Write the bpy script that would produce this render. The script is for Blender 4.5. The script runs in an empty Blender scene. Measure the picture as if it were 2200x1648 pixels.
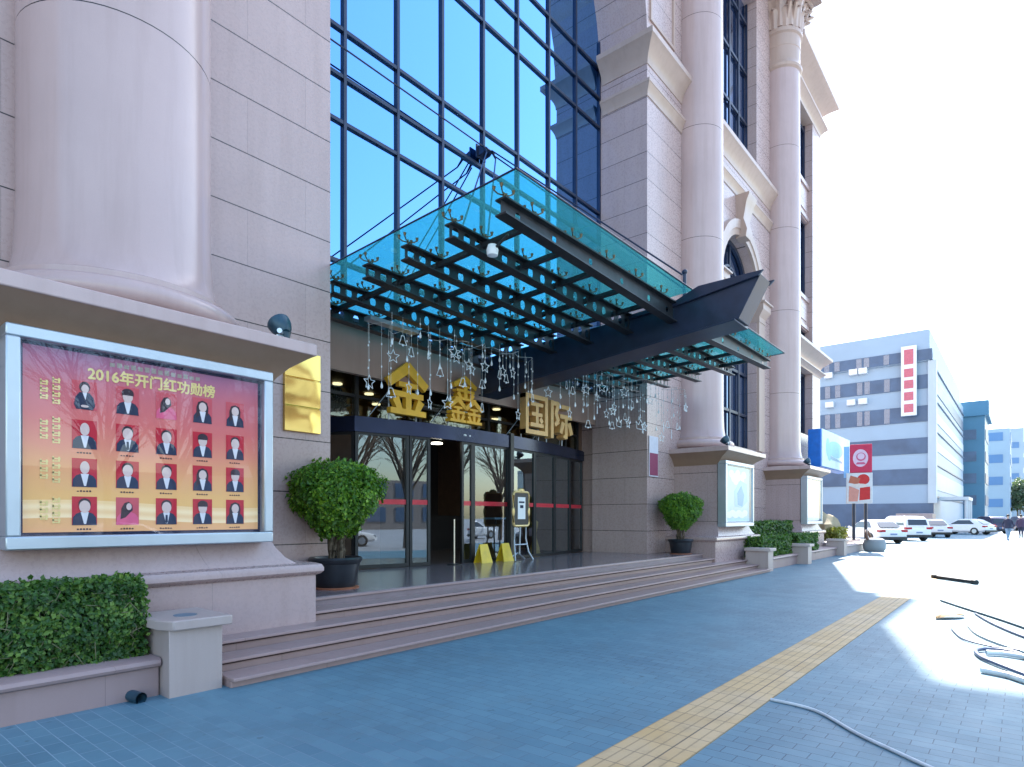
import bpy, bmesh, math, random
from mathutils import Vector, Matrix, noise
R = math.radians
random.seed(7)
scene = bpy.context.scene
col = scene.collection

# ---------------------------------------------------------------- camera
cam = bpy.data.cameras.new('camera')
cam.sensor_width = 36.0
cam.lens = 36.0 * 1325 / 2200
cam.shift_y = 287 / 2200
cam.clip_end = 3000
cam_o = bpy.data.objects.new('camera', cam)
cam_o.location = (0, 0, 1.6)
cam_o.rotation_euler = (R(90), 0, R(39.648 - 90))
col.objects.link(cam_o)
scene.camera = cam_o

# ---------------------------------------------------------------- sky and sun
SUN_AZ, SUN_EL = R(15.2), R(46)          # azimuth from +X towards +Y
world = bpy.data.worlds.new('World')
scene.world = world
world.use_nodes = True
wn = world.node_tree.nodes
sky = wn.new('ShaderNodeTexSky')
sky.sky_type = 'NISHITA'
sky.sun_disc = False
sky.sun_elevation = SUN_EL
sky.sun_rotation = R(90) - SUN_AZ
sky.air_density = 1.5
sky.dust_density = 1.2
sky.ozone_density = 2.6
world.node_tree.links.new(sky.outputs[0], wn['Background'].inputs[0])
wn['Background'].inputs[1].default_value = 0.15
sd = Vector((math.cos(SUN_AZ) * math.cos(SUN_EL), math.sin(SUN_AZ) * math.cos(SUN_EL), math.sin(SUN_EL)))
sun = bpy.data.lights.new('sun', 'SUN')
sun.energy = 4.2
sun.angle = R(0.53)
sun.color = (1.0, 0.95, 0.88)
sun_o = bpy.data.objects.new('sun', sun)
sun_o.rotation_euler = sd.to_track_quat('Z', 'Y').to_euler()
sun_o.location = sd * 120
col.objects.link(sun_o)
scene.view_settings.view_transform = 'Standard'
scene.view_settings.look = 'None'
scene.view_settings.exposure = 1.9
scene.view_settings.gamma = 1.0
scene.render.film_transparent = False
scene.cycles.max_bounces = 8
scene.cycles.transparent_max_bounces = 16

# ---------------------------------------------------------------- helpers
class MB:
    def __init__(s):
        s.v = []; s.f = []; s.m = []
    def add(s, vs, fs, m=0):
        b = len(s.v)
        s.v += [tuple(p) for p in vs]
        s.f += [tuple(i + b for i in f) for f in fs]
        s.m += [m] * len(fs)
        return s
    def box(s, x0, x1, y0, y1, z0, z1, m=0):
        vs = [(x, y, z) for z in (z0, z1) for y in (y0, y1) for x in (x0, x1)]
        return s.add(vs, [(0, 2, 3, 1), (4, 5, 7, 6), (0, 1, 5, 4), (2, 6, 7, 3), (0, 4, 6, 2), (1, 3, 7, 5)], m)
    def prism(s, poly, ax, a0, a1, m=0):
        n = len(poly)
        def mk(p, a):
            if ax == 'y': return (p[0], a, p[1])
            if ax == 'x': return (a, p[0], p[1])
            return (p[0], p[1], a)
        vs = [mk(p, a0) for p in poly] + [mk(p, a1) for p in poly]
        fs = [tuple(range(n)), tuple(range(2 * n - 1, n - 1, -1))]
        fs += [(i, i + n, (i + 1) % n + n, (i + 1) % n) for i in range(n)]
        return s.add(vs, fs, m)
    def loft(s, loops, m=0, cap=True):
        n = len(loops[0]); vs = [p for l in loops for p in l]; fs = []
        for k in range(len(loops) - 1):
            for i in range(n):
                j = (i + 1) % n
                fs.append((k * n + i, k * n + j, (k + 1) * n + j, (k + 1) * n + i))
        if cap:
            fs.append(tuple(range(n - 1, -1, -1)))
            fs.append(tuple(range((len(loops) - 1) * n, len(loops) * n)))
        return s.add(vs, fs, m)
    def rects(s, st, m=0):
        return s.loft([[(a, c, z), (b, c, z), (b, d, z), (a, d, z)] for a, b, c, d, z in st], m)
    def lathe(s, prof, cx, cy, seg=32, m=0, cap=True, cz=0):
        return s.loft([[(cx + r * math.cos(2 * math.pi * i / seg), cy + r * math.sin(2 * math.pi * i / seg), z + cz)
                        for i in range(seg)] for r, z in prof], m, cap)
    def cyl(s, p0, p1, r0, r1=None, seg=10, m=0, cap=True):
        r1 = r0 if r1 is None else r1
        p0, p1 = Vector(p0), Vector(p1)
        q = (p1 - p0).to_track_quat('Z', 'Y')
        lp = []
        for p, r in ((p0, r0), (p1, r1)):
            lp.append([p + q @ Vector((r * math.cos(2 * math.pi * i / seg), r * math.sin(2 * math.pi * i / seg), 0)) for i in range(seg)])
        return s.loft(lp, m, cap)
    def tube(s, path, r, seg=8, m=0):
        path = [Vector(p) for p in path]; lp = []
        n = len(path)
        up = Vector((0, 0, 1))
        for i, p in enumerate(path):
            t = (path[min(i + 1, n - 1)] - path[max(i - 1, 0)]).normalized()
            a = t.cross(up)
            if a.length < 1e-3: a = t.cross(Vector((1, 0, 0)))
            a.normalize(); b = a.cross(t)
            rr = r(i / (n - 1)) if callable(r) else r
            lp.append([p + a * rr * math.cos(2 * math.pi * k / seg) + b * rr * math.sin(2 * math.pi * k / seg) for k in range(seg)])
        return s.loft(lp, m)
    def ell(s, c, rx, ry, rz, m=0, seg=14, rings=8, jit=0):
        lp = []
        for k in range(rings + 1):
            a = -math.pi / 2 + math.pi * k / rings
            rr = max(math.cos(a), .02)
            l = []
            for i in range(seg):
                b = 2 * math.pi * i / seg
                p = Vector((rr * math.cos(b), rr * math.sin(b), math.sin(a)))
                f = 1 + jit * noise.noise(p * 2.1 + Vector(c)) if jit else 1
                l.append((c[0] + rx * p.x * f, c[1] + ry * p.y * f, c[2] + rz * p.z * f))
            lp.append(l)
        return s.loft(lp, m)
    def build(s, name, mats, parent=None, bevel=0, fix=True, smooth=True):
        me = bpy.data.meshes.new(name)
        me.from_pydata(s.v, [], s.f)
        if not isinstance(mats, (list, tuple)): mats = [mats]
        for mt in mats: me.materials.append(mt)
        me.polygons.foreach_set('material_index', s.m)
        if fix:
            bm = bmesh.new(); bm.from_mesh(me)
            bmesh.ops.recalc_face_normals(bm, faces=bm.faces)
            bm.to_mesh(me); bm.free()
        if smooth:
            me.polygons.foreach_set('use_smooth', [True] * len(me.polygons))
            me.set_sharp_from_angle(angle=R(32))
        me.update()
        o = bpy.data.objects.new(name, me)
        col.objects.link(o)
        if parent: o.parent = parent
        if bevel:
            b = o.modifiers.new('bevel', 'BEVEL'); b.width = bevel; b.segments = 2; b.limit_method = 'ANGLE'; b.angle_limit = R(40)
            b.harden_normals = False
        return o

def tag(o, label=None, cat=None, group=None, kind=None):
    if label: o['label'] = label
    if cat: o['category'] = cat
    if group: o['group'] = group
    if kind: o['kind'] = kind
    return o
def empty(name, loc, label, cat, group=None, rz=0):
    o = bpy.data.objects.new(name, None)
    o.empty_display_size = .2
    o.location = loc; o.rotation_euler = (0, 0, rz)
    col.objects.link(o)
    return tag(o, label, cat, group)
def copy_tree(o, parent=None):
    c = o.copy(); col.objects.link(c); c.parent = parent
    for ch in [x for x in col.objects if x.parent == o]: copy_tree(ch, c)
    return c
def text_mesh(body, size, bold=0.0, extrude=0.0):
    cu = bpy.data.curves.new('t', 'FONT'); cu.body = body; cu.size = size
    cu.offset = bold; cu.extrude = extrude; cu.align_x = 'CENTER'; cu.resolution_u = 3
    o = bpy.data.objects.new('t', cu); col.objects.link(o)
    bpy.context.view_layer.update()
    me = bpy.data.meshes.new_from_object(o.evaluated_get(bpy.context.evaluated_depsgraph_get()))
    bpy.data.objects.remove(o); bpy.data.curves.remove(cu)
    return me
def text_obj(name, body, size, loc, mat, parent=None, bold=0, extrude=0, sx=1, rz=0, box=None, fat=0):
    me = text_mesh(body, size, bold, extrude)
    xs = [v.co.x for v in me.vertices]; ys = [v.co.y for v in me.vertices]
    cx, cy = (min(xs) + max(xs)) / 2, (min(ys) + max(ys)) / 2
    w, h = max(xs) - min(xs), max(ys) - min(ys)
    fx, fy = (box[0] / w, box[1] / h) if box else (sx, 1)
    q = Matrix.Rotation(rz, 3, 'Z')
    for v in me.vertices:
        v.co = q @ Vector(((v.co.x - cx) * fx, -v.co.z, (v.co.y - cy) * fy))
    if fat:                       # heavier strokes: nudged copies, each a hair in front
        vs = [v.co.copy() for v in me.vertices]; fs = [tuple(p_.vertices) for p_ in me.polygons]; nv, nf = [], []
        for k, (dx, dz) in enumerate(((0, 0), (fat, 0), (-fat, 0), (0, fat), (0, -fat))):
            b_ = len(nv); nv += [(v.x + dx, v.y - .0005 * k, v.z + dz) for v in vs]; nf += [tuple(i + b_ for i in f_) for f_ in fs]
        me = bpy.data.meshes.new(name); me.from_pydata(nv, [], nf)
    me.name = name
    me.materials.clear(); me.materials.append(mat)
    o = bpy.data.objects.new(name, me); o.location = loc
    col.objects.link(o)
    if parent: o.parent = parent
    return o

# ---------------------------------------------------------------- materials
def node_mat(name):
    m = bpy.data.materials.new(name); m.use_nodes = True
    nt = m.node_tree
    return m, nt, nt.nodes['Principled BSDF'], nt.nodes, nt.links
def math_n(nt, op, a, b=None, c=None):
    n = nt.nodes.new('ShaderNodeMath'); n.operation = op
    for i, x in enumerate((a, b, c)):
        if x is None: continue
        if isinstance(x, (int, float)): n.inputs[i].default_value = x
        else: nt.links.new(x, n.inputs[i])
    return n.outputs[0]
def mix_c(nt, fac, a, b, mode='MIX'):
    n = nt.nodes.new('ShaderNodeMix'); n.data_type = 'RGBA'; n.blend_type = mode
    for i, x in ((0, fac), (6, a), (7, b)):
        if isinstance(x, (int, float)): n.inputs[i].default_value = x
        elif isinstance(x, tuple): n.inputs[i].default_value = (*x[:3], 1)
        else: nt.links.new(x, n.inputs[i])
    return n.outputs[2]
def noise_n(nt, vec, scale, detail=4, rough=.55):
    n = nt.nodes.new('ShaderNodeTexNoise'); n.inputs['Scale'].default_value = scale
    n.inputs['Detail'].default_value = detail; n.inputs['Roughness'].default_value = rough
    if vec is not None: nt.links.new(vec, n.inputs['Vector'])
    return n
def ramp_n(nt, fac, stops):
    n = nt.nodes.new('ShaderNodeValToRGB'); e = n.color_ramp.elements
    while len(e) < len(stops): e.new(.5)
    for k, (p, c) in zip(e, stops):
        k.position = p; k.color = (*c[:3], 1)
    nt.links.new(fac, n.inputs[0])
    return n.outputs[0]
def bump_n(nt, height, strength, dist, bsdf):
    n = nt.nodes.new('ShaderNodeBump'); n.inputs['Strength'].default_value = strength; n.inputs['Distance'].default_value = dist
    nt.links.new(height, n.inputs['Height']); nt.links.new(n.outputs[0], bsdf.inputs['Normal'])

def mat(name, c, rough=.5, metal=0, spec=.5, var=.12, scale=6, emit=None, bump=0):
    m, nt, b, N, L = node_mat(name)
    tc = N.new('ShaderNodeTexCoord')
    n = noise_n(nt, tc.outputs['Object'], scale)
    c2 = tuple(min(1, x * (1 + var)) for x in c); c1 = tuple(x * (1 - var) for x in c)
    L.new(ramp_n(nt, n.outputs[0], [(.3, c1), (.7, c2)]), b.inputs['Base Color'])
    L.new(math_n(nt, 'MULTIPLY_ADD', n.outputs[0], .16, rough - .08), b.inputs['Roughness'])
    b.inputs['Metallic'].default_value = metal
    b.inputs['Specular IOR Level'].default_value = spec
    if emit:
        b.inputs['Emission Color'].default_value = (*emit[:3], 1); b.inputs['Emission Strength'].default_value = emit[3]
    if bump: bump_n(nt, n.outputs[0], .4, bump, b)
    return m

def stone(name, c=(.46, .35, .335), rough=.3, course=0, z0=0.0, slab=0, var=.11, jw=.014, vj=True):
    m, nt, b, N, L = node_mat(name)
    g = N.new('ShaderNodeNewGeometry'); pos = g.outputs['Position']
    sp = N.new('ShaderNodeSeparateXYZ'); L.new(pos, sp.inputs[0])
    fine = noise_n(nt, pos, 160, 3, .7)
    mid = noise_n(nt, pos, 22, 4, .6)
    big = noise_n(nt, pos, .55, 5, .6)
    str_ = N.new('ShaderNodeMapping'); str_.inputs['Scale'].default_value = (3.0, 3.0, .25); L.new(pos, str_.inputs[0])
    streak = noise_n(nt, str_.outputs[0], 1.6, 4, .6)
    cc = ramp_n(nt, fine.outputs[0], [(.32, tuple(x * .91 for x in c)), (.5, c), (.7, tuple(min(1, x * 1.06) for x in c))])
    cc = mix_c(nt, .55, cc, c)
    cc = mix_c(nt, math_n(nt, 'MULTIPLY', mid.outputs[0], .06), cc, (c[0] * 1.15, c[1] * .92, c[2] * .86))
    cc = mix_c(nt, ramp_n(nt, big.outputs[0], [(.40, (0, 0, 0)), (.72, (.34, .34, .34))]), cc, (c[0] * .72, c[1] * .7, c[2] * .7))
    cc = mix_c(nt, ramp_n(nt, streak.outputs[0], [(.46, (0, 0, 0)), (.76, (.38, .38, .38))]), cc, (c[0] * .7, c[1] * .66, c[2] * .62))  # vertical streaks: grime, strengthened to paint in reflections on the columns
    hgt = None
    if course:
        t = math_n(nt, 'DIVIDE', math_n(nt, 'SUBTRACT', sp.outputs[2], z0), course)
        row = math_n(nt, 'FLOOR', t)
        fz = math_n(nt, 'FRACT', t)
        jz = math_n(nt, 'LESS_THAN', fz, jw / course)
        run = math_n(nt, 'ADD', sp.outputs[0], sp.outputs[1])
        u = math_n(nt, 'ADD', math_n(nt, 'DIVIDE', run, slab or 1.75), math_n(nt, 'MULTIPLY', row, .5))
        cell = N.new('ShaderNodeCombineXYZ')
        L.new(math_n(nt, 'FLOOR', u), cell.inputs[0]); L.new(row, cell.inputs[1])
        wn_ = N.new('ShaderNodeTexWhiteNoise'); wn_.noise_dimensions = '3D'; L.new(cell.outputs[0], wn_.inputs['Vector'])
        cc = mix_c(nt, math_n(nt, 'MULTIPLY', wn_.outputs[0], var * 2), cc, (c[0] * .72, c[1] * .7, c[2] * .72))
        j = jz
        if vj:
            jv = math_n(nt, 'MULTIPLY', math_n(nt, 'LESS_THAN', math_n(nt, 'FRACT', u), .004), .3)
            j = math_n(nt, 'MAXIMUM', jz, jv)
        cc = mix_c(nt, j, cc, (.035, .028, .03))
        hgt = math_n(nt, 'SUBTRACT', 1.0, j)
    L.new(cc, b.inputs['Base Color'])
    L.new(math_n(nt, 'MULTIPLY_ADD', mid.outputs[0], .18, rough - .09), b.inputs['Roughness'])
    b.inputs['Specular IOR Level'].default_value = .45
    if hgt is not None: bump_n(nt, hgt, .5, .01, b)
    else: bump_n(nt, fine.outputs[0], .05, .003, b)
    return m

def glass_mat(name, tint, refl=(1, 1, 1), f0=.08, rough=.0, transp=True, base=(.01, .015, .02), pw=3.0):
    """thin architectural glass: fresnel mirror over a tinted see-through (or dark) pane"""
    m = bpy.data.materials.new(name); m.use_nodes = True
    nt = m.node_tree; nt.nodes.clear(); N = nt.nodes; L = nt.links
    out = N.new('ShaderNodeOutputMaterial')
    lw = N.new('ShaderNodeLayerWeight'); lw.inputs[0].default_value = .5
    fac = math_n(nt, 'MULTIPLY_ADD', math_n(nt, 'POWER', lw.outputs['Facing'], pw), 1 - f0, f0)
    gl = N.new('ShaderNodeBsdfGlossy'); gl.inputs['Roughness'].default_value = rough
    gl.inputs['Color'].default_value = (*refl, 1)
    if transp:
        tr = N.new('ShaderNodeBsdfTransparent'); tr.inputs[0].default_value = (*tint, 1)
    else:
        tr = N.new('ShaderNodeBsdfDiffuse'); tr.inputs[0].default_value = (*base, 1)
    g = N.new('ShaderNodeNewGeometry')
    n = noise_n(nt, g.outputs['Position'], .6, 1)
    bp = N.new('ShaderNodeBump'); bp.inputs['Strength'].default_value = .06; bp.inputs['Distance'].default_value = .02
    L.new(n.outputs[0], bp.inputs['Height']); L.new(bp.outputs[0], gl.inputs['Normal'])
    mx = N.new('ShaderNodeMixShader'); L.new(fac, mx.inputs[0]); L.new(tr.outputs[0], mx.inputs[1]); L.new(gl.outputs[0], mx.inputs[2])
    L.new(mx.outputs[0], out.inputs[0])
    return m

def leaf_mat(name, lo, hi, tip=None):
    m, nt, b, N, L = node_mat(name)
    g = N.new('ShaderNodeNewGeometry')
    n = noise_n(nt, g.outputs['Position'], 5, 2)
    v = math_n(nt, 'MULTIPLY_ADD', n.outputs[0], .6, math_n(nt, 'MULTIPLY', g.outputs['Random Per Island'], .45))
    L.new(ramp_n(nt, v, [(.2, lo), (.55, tuple((a + c) / 2 for a, c in zip(lo, hi))), (.85, tip or hi)]), b.inputs['Base Color'])
    b.inputs['Roughness'].default_value = .42
    b.inputs['Specular IOR Level'].default_value = .4
    tl = N.new('ShaderNodeBsdfTranslucent'); tl.inputs[0].default_value = (hi[0] * 1.3, hi[1] * 1.3, hi[2] * .6, 1)
    mx = N.new('ShaderNodeMixShader'); mx.inputs[0].default_value = .25
    L.new(b.outputs[0], mx.inputs[1]); L.new(tl.outputs[0], mx.inputs[2])
    L.new(mx.outputs[0], N['Material Output'].inputs[0])
    return m

M = {}
PINK = (.475, .345, .325)
M['wall'] = stone('pink_granite_wall', PINK, .28, .76, 5.0)
M['wall_dark'] = stone('recess_granite', (.30, .215, .20), .25, .76, 5.0)
M['column'] = stone('column_granite', (.50, .365, .35), .22, 3.4, 3.3, 99, .03, .012, False)
M['trim'] = stone('trim_granite', (.46, .33, .275), .35)
M['cap'] = stone('shaded_cap_stone', (.31, .20, .14), .4)  # brown carries the underside's shade and warm bounce in the colour
M['pedestal'] = stone('pedestal_granite', (.435, .315, .305), .28, 1.42, 1.47, 1.75, .08, .012)
M['steps'] = stone('step_granite', (.37, .255, .245), .38, 30, -10, 1.9, .2, .001)
M['planter'] = stone('planter_granite', (.35, .245, .24), .45, 30, -10, 1.3, .2, .001)
M['pale_stone'] = stone('pale_pillar_stone', (.43, .345, .325), .45)
M['fascia'] = stone('brown_fascia_stone', (.36, .235, .19), .35)
M['landing'] = stone('landing_granite', (.24, .185, .195), .16)
M['navy'] = mat('navy_painted_steel', (.018, .026, .055), .35, .2, .5, .25, 3)
M['steel'] = mat('dark_steel_beam', (.035, .036, .042), .45, .5, .5, .4, 5)
M['header'] = mat('blue_black_header', (.022, .03, .07), .22, .6, .5, .2, 2)
M['black'] = mat('black_plastic', (.015, .016, .018), .45, 0, .5, .2)
M['lamp_blue'] = mat('dark_teal_lamp', (.02, .06, .09), .4, .2, .5, .3)
M['pot'] = mat('black_pot', (.018, .02, .026), .35, 0, .5, .3)
M['terracotta'] = mat('terracotta', (.35, .12, .06), .7)
M['soil'] = mat('soil', (.05, .035, .025), .9, 0, .2, .4, 30)
M['silver'] = mat('brushed_silver', (.48, .53, .58), .38, .75, .5, .08, 2)
M['chrome'] = mat('stainless', (.7, .7, .7), .2, 1.0, .5, .05)
M['brassrod'] = mat('spider_bronze', (.20, .13, .07), .4, .6, .5, .3)
M['gold'] = mat('gold_letter_face', (.80, .43, .035), .45, .05, .5, .12, 4)
M['gold_side'] = mat('pale_gold_letter', (.72, .42, .15), .4, .05, .5, .12, 4)
M['white'] = mat('white_paint', (.78, .79, .80), .5, 0, .5, .04)
M['crystal'] = mat('frosted_star', (.75, .78, .82), .3, 0, .5, .05, 4)
M['cord'] = mat('white_cord', (.55, .55, .56), .5)
M['red'] = mat('red_strip', (.62, .03, .05), .4)
M['trunk'] = mat('bark', (.11, .085, .06), .85, 0, .2, .5, 18, None, .01)
M['leaf'] = leaf_mat('topiary_leaf', (.022, .075, .008), (.12, .29, .018), (.27, .44, .03))
M['hedge'] = leaf_mat('hedge_leaf', (.012, .045, .014), (.075, .19, .025), (.19, .30, .05))
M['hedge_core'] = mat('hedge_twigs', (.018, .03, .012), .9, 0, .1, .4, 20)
M['dry_leaf'] = leaf_mat('yellow_shrub_leaf', (.12, .14, .03), (.32, .33, .06), (.45, .42, .1))
M['far_leaf'] = leaf_mat('far_tree_leaf', (.05, .08, .05), (.10, .15, .08))
M['twig'] = mat('bare_twig', (.16, .12, .09), .9)
M['curtain'] = glass_mat('blue_mirror_glass', (0, 0, 0), (.21, .43, .80), .85, 0, False, (.0, .02, .06))
M['window'] = glass_mat('dark_blue_window', (0, 0, 0), (.55, .72, 1.0), .30, 0, False, (.012, .02, .05))
M['door'] = glass_mat('door_glass', (.66, .70, .70), (.68, .82, .95), .17)
M['transom'] = glass_mat('olive_transom', (.45, .45, .36), (.8, .8, .7), .12)
M['cover'] = glass_mat('case_glass', (.97, .97, .98), (.85, .9, 1), .045, pw=6.0)
M['canopy_glass'] = cgm = glass_mat('teal_canopy_glass', (.42, .84, .78), (.6, .9, 1), .06, pw=4.0)
nt = cgm.node_tree; tlc = nt.nodes.new('ShaderNodeBsdfTranslucent'); tlc.inputs[0].default_value = (.30, .80, .82, 1)   # dust film on the laminated sheet
mxc = nt.nodes.new('ShaderNodeMixShader'); mxc.inputs[0].default_value = .16
lk = nt.nodes['Material Output'].inputs[0].links[0].from_socket
nt.links.new(lk, mxc.inputs[1]); nt.links.new(tlc.outputs[0], mxc.inputs[2]); nt.links.new(mxc.outputs[0], nt.nodes['Material Output'].inputs[0])
M['lobby'] = mat('lobby_brown', (.17, .10, .07), .5)
M['lobby_floor'] = stone('lobby_floor', (.22, .17, .15), .15)
M['lobby_dark'] = mat('lobby_dark', (.03, .026, .026), .5)
M['downlight'] = mat('downlight', (.9, .9, .85), .5, 0, .5, 0, 1, (1, .93, .8, 2.2))
M['asphalt'] = mat('grey_concrete_ground', (.30, .31, .33), .85, 0, .3, .15, .8)
M['building_cream'] = mat('opposite_cream', (.26, .22, .20), .7)

def brick_ground(name):
    m, nt, b, N, L = node_mat(name)
    g = N.new('ShaderNodeNewGeometry')
    mp = N.new('ShaderNodeMapping'); mp.inputs['Rotation'].default_value = (0, 0, R(90)); L.new(g.outputs['Position'], mp.inputs[0])
    wob = noise_n(nt, g.outputs['Position'], 3, 2)
    va = N.new('ShaderNodeVectorMath'); va.operation = 'MULTIPLY_ADD'
    L.new(wob.outputs['Color'], va.inputs[0]); va.inputs[1].default_value = (.006, .006, 0); L.new(mp.outputs[0], va.inputs[2])
    br = N.new('ShaderNodeTexBrick'); L.new(va.outputs[0], br.inputs['Vector'])
    br.inputs['Scale'].default_value = 1; br.inputs['Brick Width'].default_value = .245; br.inputs['Row Height'].default_value = .122
    br.inputs['Mortar Size'].default_value = .0035; br.inputs['Mortar Smooth'].default_value = .3; br.inputs['Bias'].default_value = 0
    br.inputs['Color1'].default_value = (.085, .182, .245, 1); br.inputs['Color2'].default_value = (.115, .23, .295, 1)
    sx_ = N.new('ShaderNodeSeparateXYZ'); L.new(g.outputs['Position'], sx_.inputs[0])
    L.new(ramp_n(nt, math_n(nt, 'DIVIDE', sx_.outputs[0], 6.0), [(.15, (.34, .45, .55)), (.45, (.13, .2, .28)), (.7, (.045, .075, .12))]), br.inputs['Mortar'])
    big = noise_n(nt, g.outputs['Position'], .45, 5, .6)
    fine = noise_n(nt, g.outputs['Position'], 90, 3, .7)
    st = noise_n(nt, g.outputs['Position'], 2.2, 6, .7)
    c = mix_c(nt, ramp_n(nt, big.outputs[0], [(.38, (0, 0, 0)), (.68, (.65, .65, .65))]), br.outputs[0], (.125, .265, .335))
    c = mix_c(nt, ramp_n(nt, st.outputs[0], [(.55, (0, 0, 0)), (.72, (.3, .3, .3))]), c, (.21, .325, .37))
    c = mix_c(nt, math_n(nt, 'MULTIPLY', fine.outputs[0], .25), c, (.08, .12, .18))
    gum = noise_n(nt, g.outputs['Position'], 9, 2, .5)
    c = mix_c(nt, ramp_n(nt, gum.outputs[0], [(.70, (0, 0, 0)), (.74, (.5, .5, .5))]), c, (.05, .09, .12))
    dirt = noise_n(nt, g.outputs['Position'], 1.1, 8, .75)
    c = mix_c(nt, ramp_n(nt, dirt.outputs[0], [(.50, (0, 0, 0)), (.66, (.5, .5, .5))]), c, (.085, .145, .185))
    L.new(c, b.inputs['Base Color'])
    L.new(math_n(nt, 'MULTIPLY_ADD', st.outputs[0], .3, .38), b.inputs['Roughness'])
    b.inputs['Specular IOR Level'].default_value = .35
    h = math_n(nt, 'MULTIPLY_ADD', fine.outputs[0], .15, math_n(nt, 'SUBTRACT', 1.0, br.outputs['Fac']))
    bump_n(nt, h, .7, .004, b)
    return m
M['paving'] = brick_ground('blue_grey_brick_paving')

def tactile_mat():
    m, nt, b, N, L = node_mat('yellow_tactile_tile')
    g = N.new('ShaderNodeNewGeometry'); sp = N.new('ShaderNodeSeparateXYZ'); L.new(g.outputs['Position'], sp.inputs[0])
    x, y = sp.outputs[0], sp.outputs[1]
    jx = math_n(nt, 'LESS_THAN', math_n(nt, 'FRACT', math_n(nt, 'DIVIDE', x, .25)), .028)
    rib = math_n(nt, 'PINGPONG', math_n(nt, 'SUBTRACT', y, 1.70), .0415)
    groove = math_n(nt, 'LESS_THAN', rib, .006)
    jy = math_n(nt, 'LESS_THAN', math_n(nt, 'ABSOLUTE', math_n(nt, 'SUBTRACT', y, 1.866)), .006)
    big = noise_n(nt, g.outputs['Position'], 1.3, 5, .6)
    fine = noise_n(nt, g.outputs['Position'], 60, 3, .7)
    cell = N.new('ShaderNodeCombineXYZ'); L.new(math_n(nt, 'FLOOR', math_n(nt, 'DIVIDE', x, .25)), cell.inputs[0])
    L.new(math_n(nt, 'GREATER_THAN', y, 1.866), cell.inputs[1])
    wn_ = N.new('ShaderNodeTexWhiteNoise'); L.new(cell.outputs[0], wn_.inputs['Vector'])
    c = mix_c(nt, wn_.outputs[0], (.50, .325, .14), (.60, .41, .20))
    c = mix_c(nt, ramp_n(nt, big.outputs[0], [(.4, (0, 0, 0)), (.7, (.5, .5, .5))]), c, (.50, .40, .29))
    c = mix_c(nt, math_n(nt, 'MULTIPLY', fine.outputs[0], .25), c, (.30, .22, .12))
    drt = noise_n(nt, g.outputs['Position'], 4, 6, .7)
    c = mix_c(nt, ramp_n(nt, drt.outputs[0], [(.5, (0, 0, 0)), (.7, (.5, .5, .5))]), c, (.30, .22, .13))
    c = mix_c(nt, math_n(nt, 'MULTIPLY', groove, .55), c, (.20, .15, .08))
    c = mix_c(nt, math_n(nt, 'MULTIPLY', math_n(nt, 'MAXIMUM', jx, jy), .8), c, (.09, .07, .05))
    L.new(c, b.inputs['Base Color']); b.inputs['Roughness'].default_value = .6
    h = math_n(nt, 'SUBTRACT', 1.0, math_n(nt, 'MAXIMUM', groove, math_n(nt, 'MAXIMUM', jx, jy)))
    bump_n(nt, h, .8, .005, b)
    return m
M['tactile'] = tactile_mat()

# ---------------------------------------------------------------- ground
g = MB().box(-400, 900, -400, 500, -.9, -.06).build('ground', M['asphalt']); tag(g, kind='structure')
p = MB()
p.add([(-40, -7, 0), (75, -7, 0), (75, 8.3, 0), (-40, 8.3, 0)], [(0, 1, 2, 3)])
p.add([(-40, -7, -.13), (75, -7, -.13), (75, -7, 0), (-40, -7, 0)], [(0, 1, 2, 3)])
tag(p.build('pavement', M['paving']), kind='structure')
t = MB().box(-20, 60, 1.70, 2.2, -.02, .008)
tag(t.build('tactile_path', M['tactile']), kind='structure')

# ---------------------------------------------------------------- hotel building
X0, X1 = 5.45, 15.70           # entrance recess between the piers
YF = 8.1                       # facade plane
XE = 34.8                      # far corner
TOP = 40.0
hotel = empty('hotel_building', (10.6, 8.1, 0), 'large pink granite hotel front with giant columns and tall blue glass wall', 'building')
HP = Matrix.Translation((10.6, 8.1, 0))
def hp(o):                     # parts are modelled in world coordinates
    o.parent = hotel; o.matrix_parent_inverse = HP.inverted(); return o

def arch_piece(mb, x0, x1, xc, r, zs, zt, y0, y1, m=0):
    n = 28
    arc = [(xc + r * math.cos(math.pi - math.pi * i / n), zs + r * math.sin(math.pi * i / n)) for i in range(n + 1)]
    for i in range(n):          # quads from arc up to the top, no concave faces
        (ax, az), (bx, bz) = arc[i], arc[i + 1]
        mb.prism([(ax, az), (bx, bz), (bx, zt), (ax, zt)], 'y', y0, y1, m)
    if x0 < xc - r - 1e-4: mb.box(x0, xc - r, y0, y1, zs, zt, m)
    if x1 > xc + r + 1e-4: mb.box(xc + r, x1, y0, y1, zs, zt, m)

w = MB()
w.box(-22, X0, YF, 9.9, -.3, 22)
w.box(X1, 21.1, YF, 9.9, -.3, 22)
w.box(21.1, 24.9, YF, 9.9, -.3, 4.2)
w.box(21.1, 24.9, 8.9, 9.9, 4.2, 22)
w.box(24.9, 29.7, YF, 9.9, -.3, 22)
w.box(29.7, 33.3, 8.9, 9.9, -.3, 22)
w.box(29.7, 33.3, YF, 8.9, -.3, 5.6)
w.box(33.3, XE, YF, 9.9, -.3, 22)
w.box(-22, XE, YF, 9.9, 22, TOP)
hp(w.build('wall', M['wall']))
w = MB()
arch_piece(w, X0, X1, (X0 + X1) / 2, (X1 - X0) / 2, 15.0, 22, YF, 9.88)
hp(w.build('arch_wall', M['wall'])); w = MB()
arch_piece(w, 21.1, 24.9, 23.0, 1.9, 10.05, 15.6, YF, 8.88)
hp(w.build('arch_wall', M['wall']))
w = MB()
w.box(-22, 5.3, 9.9, 30, -.3, TOP)
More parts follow.
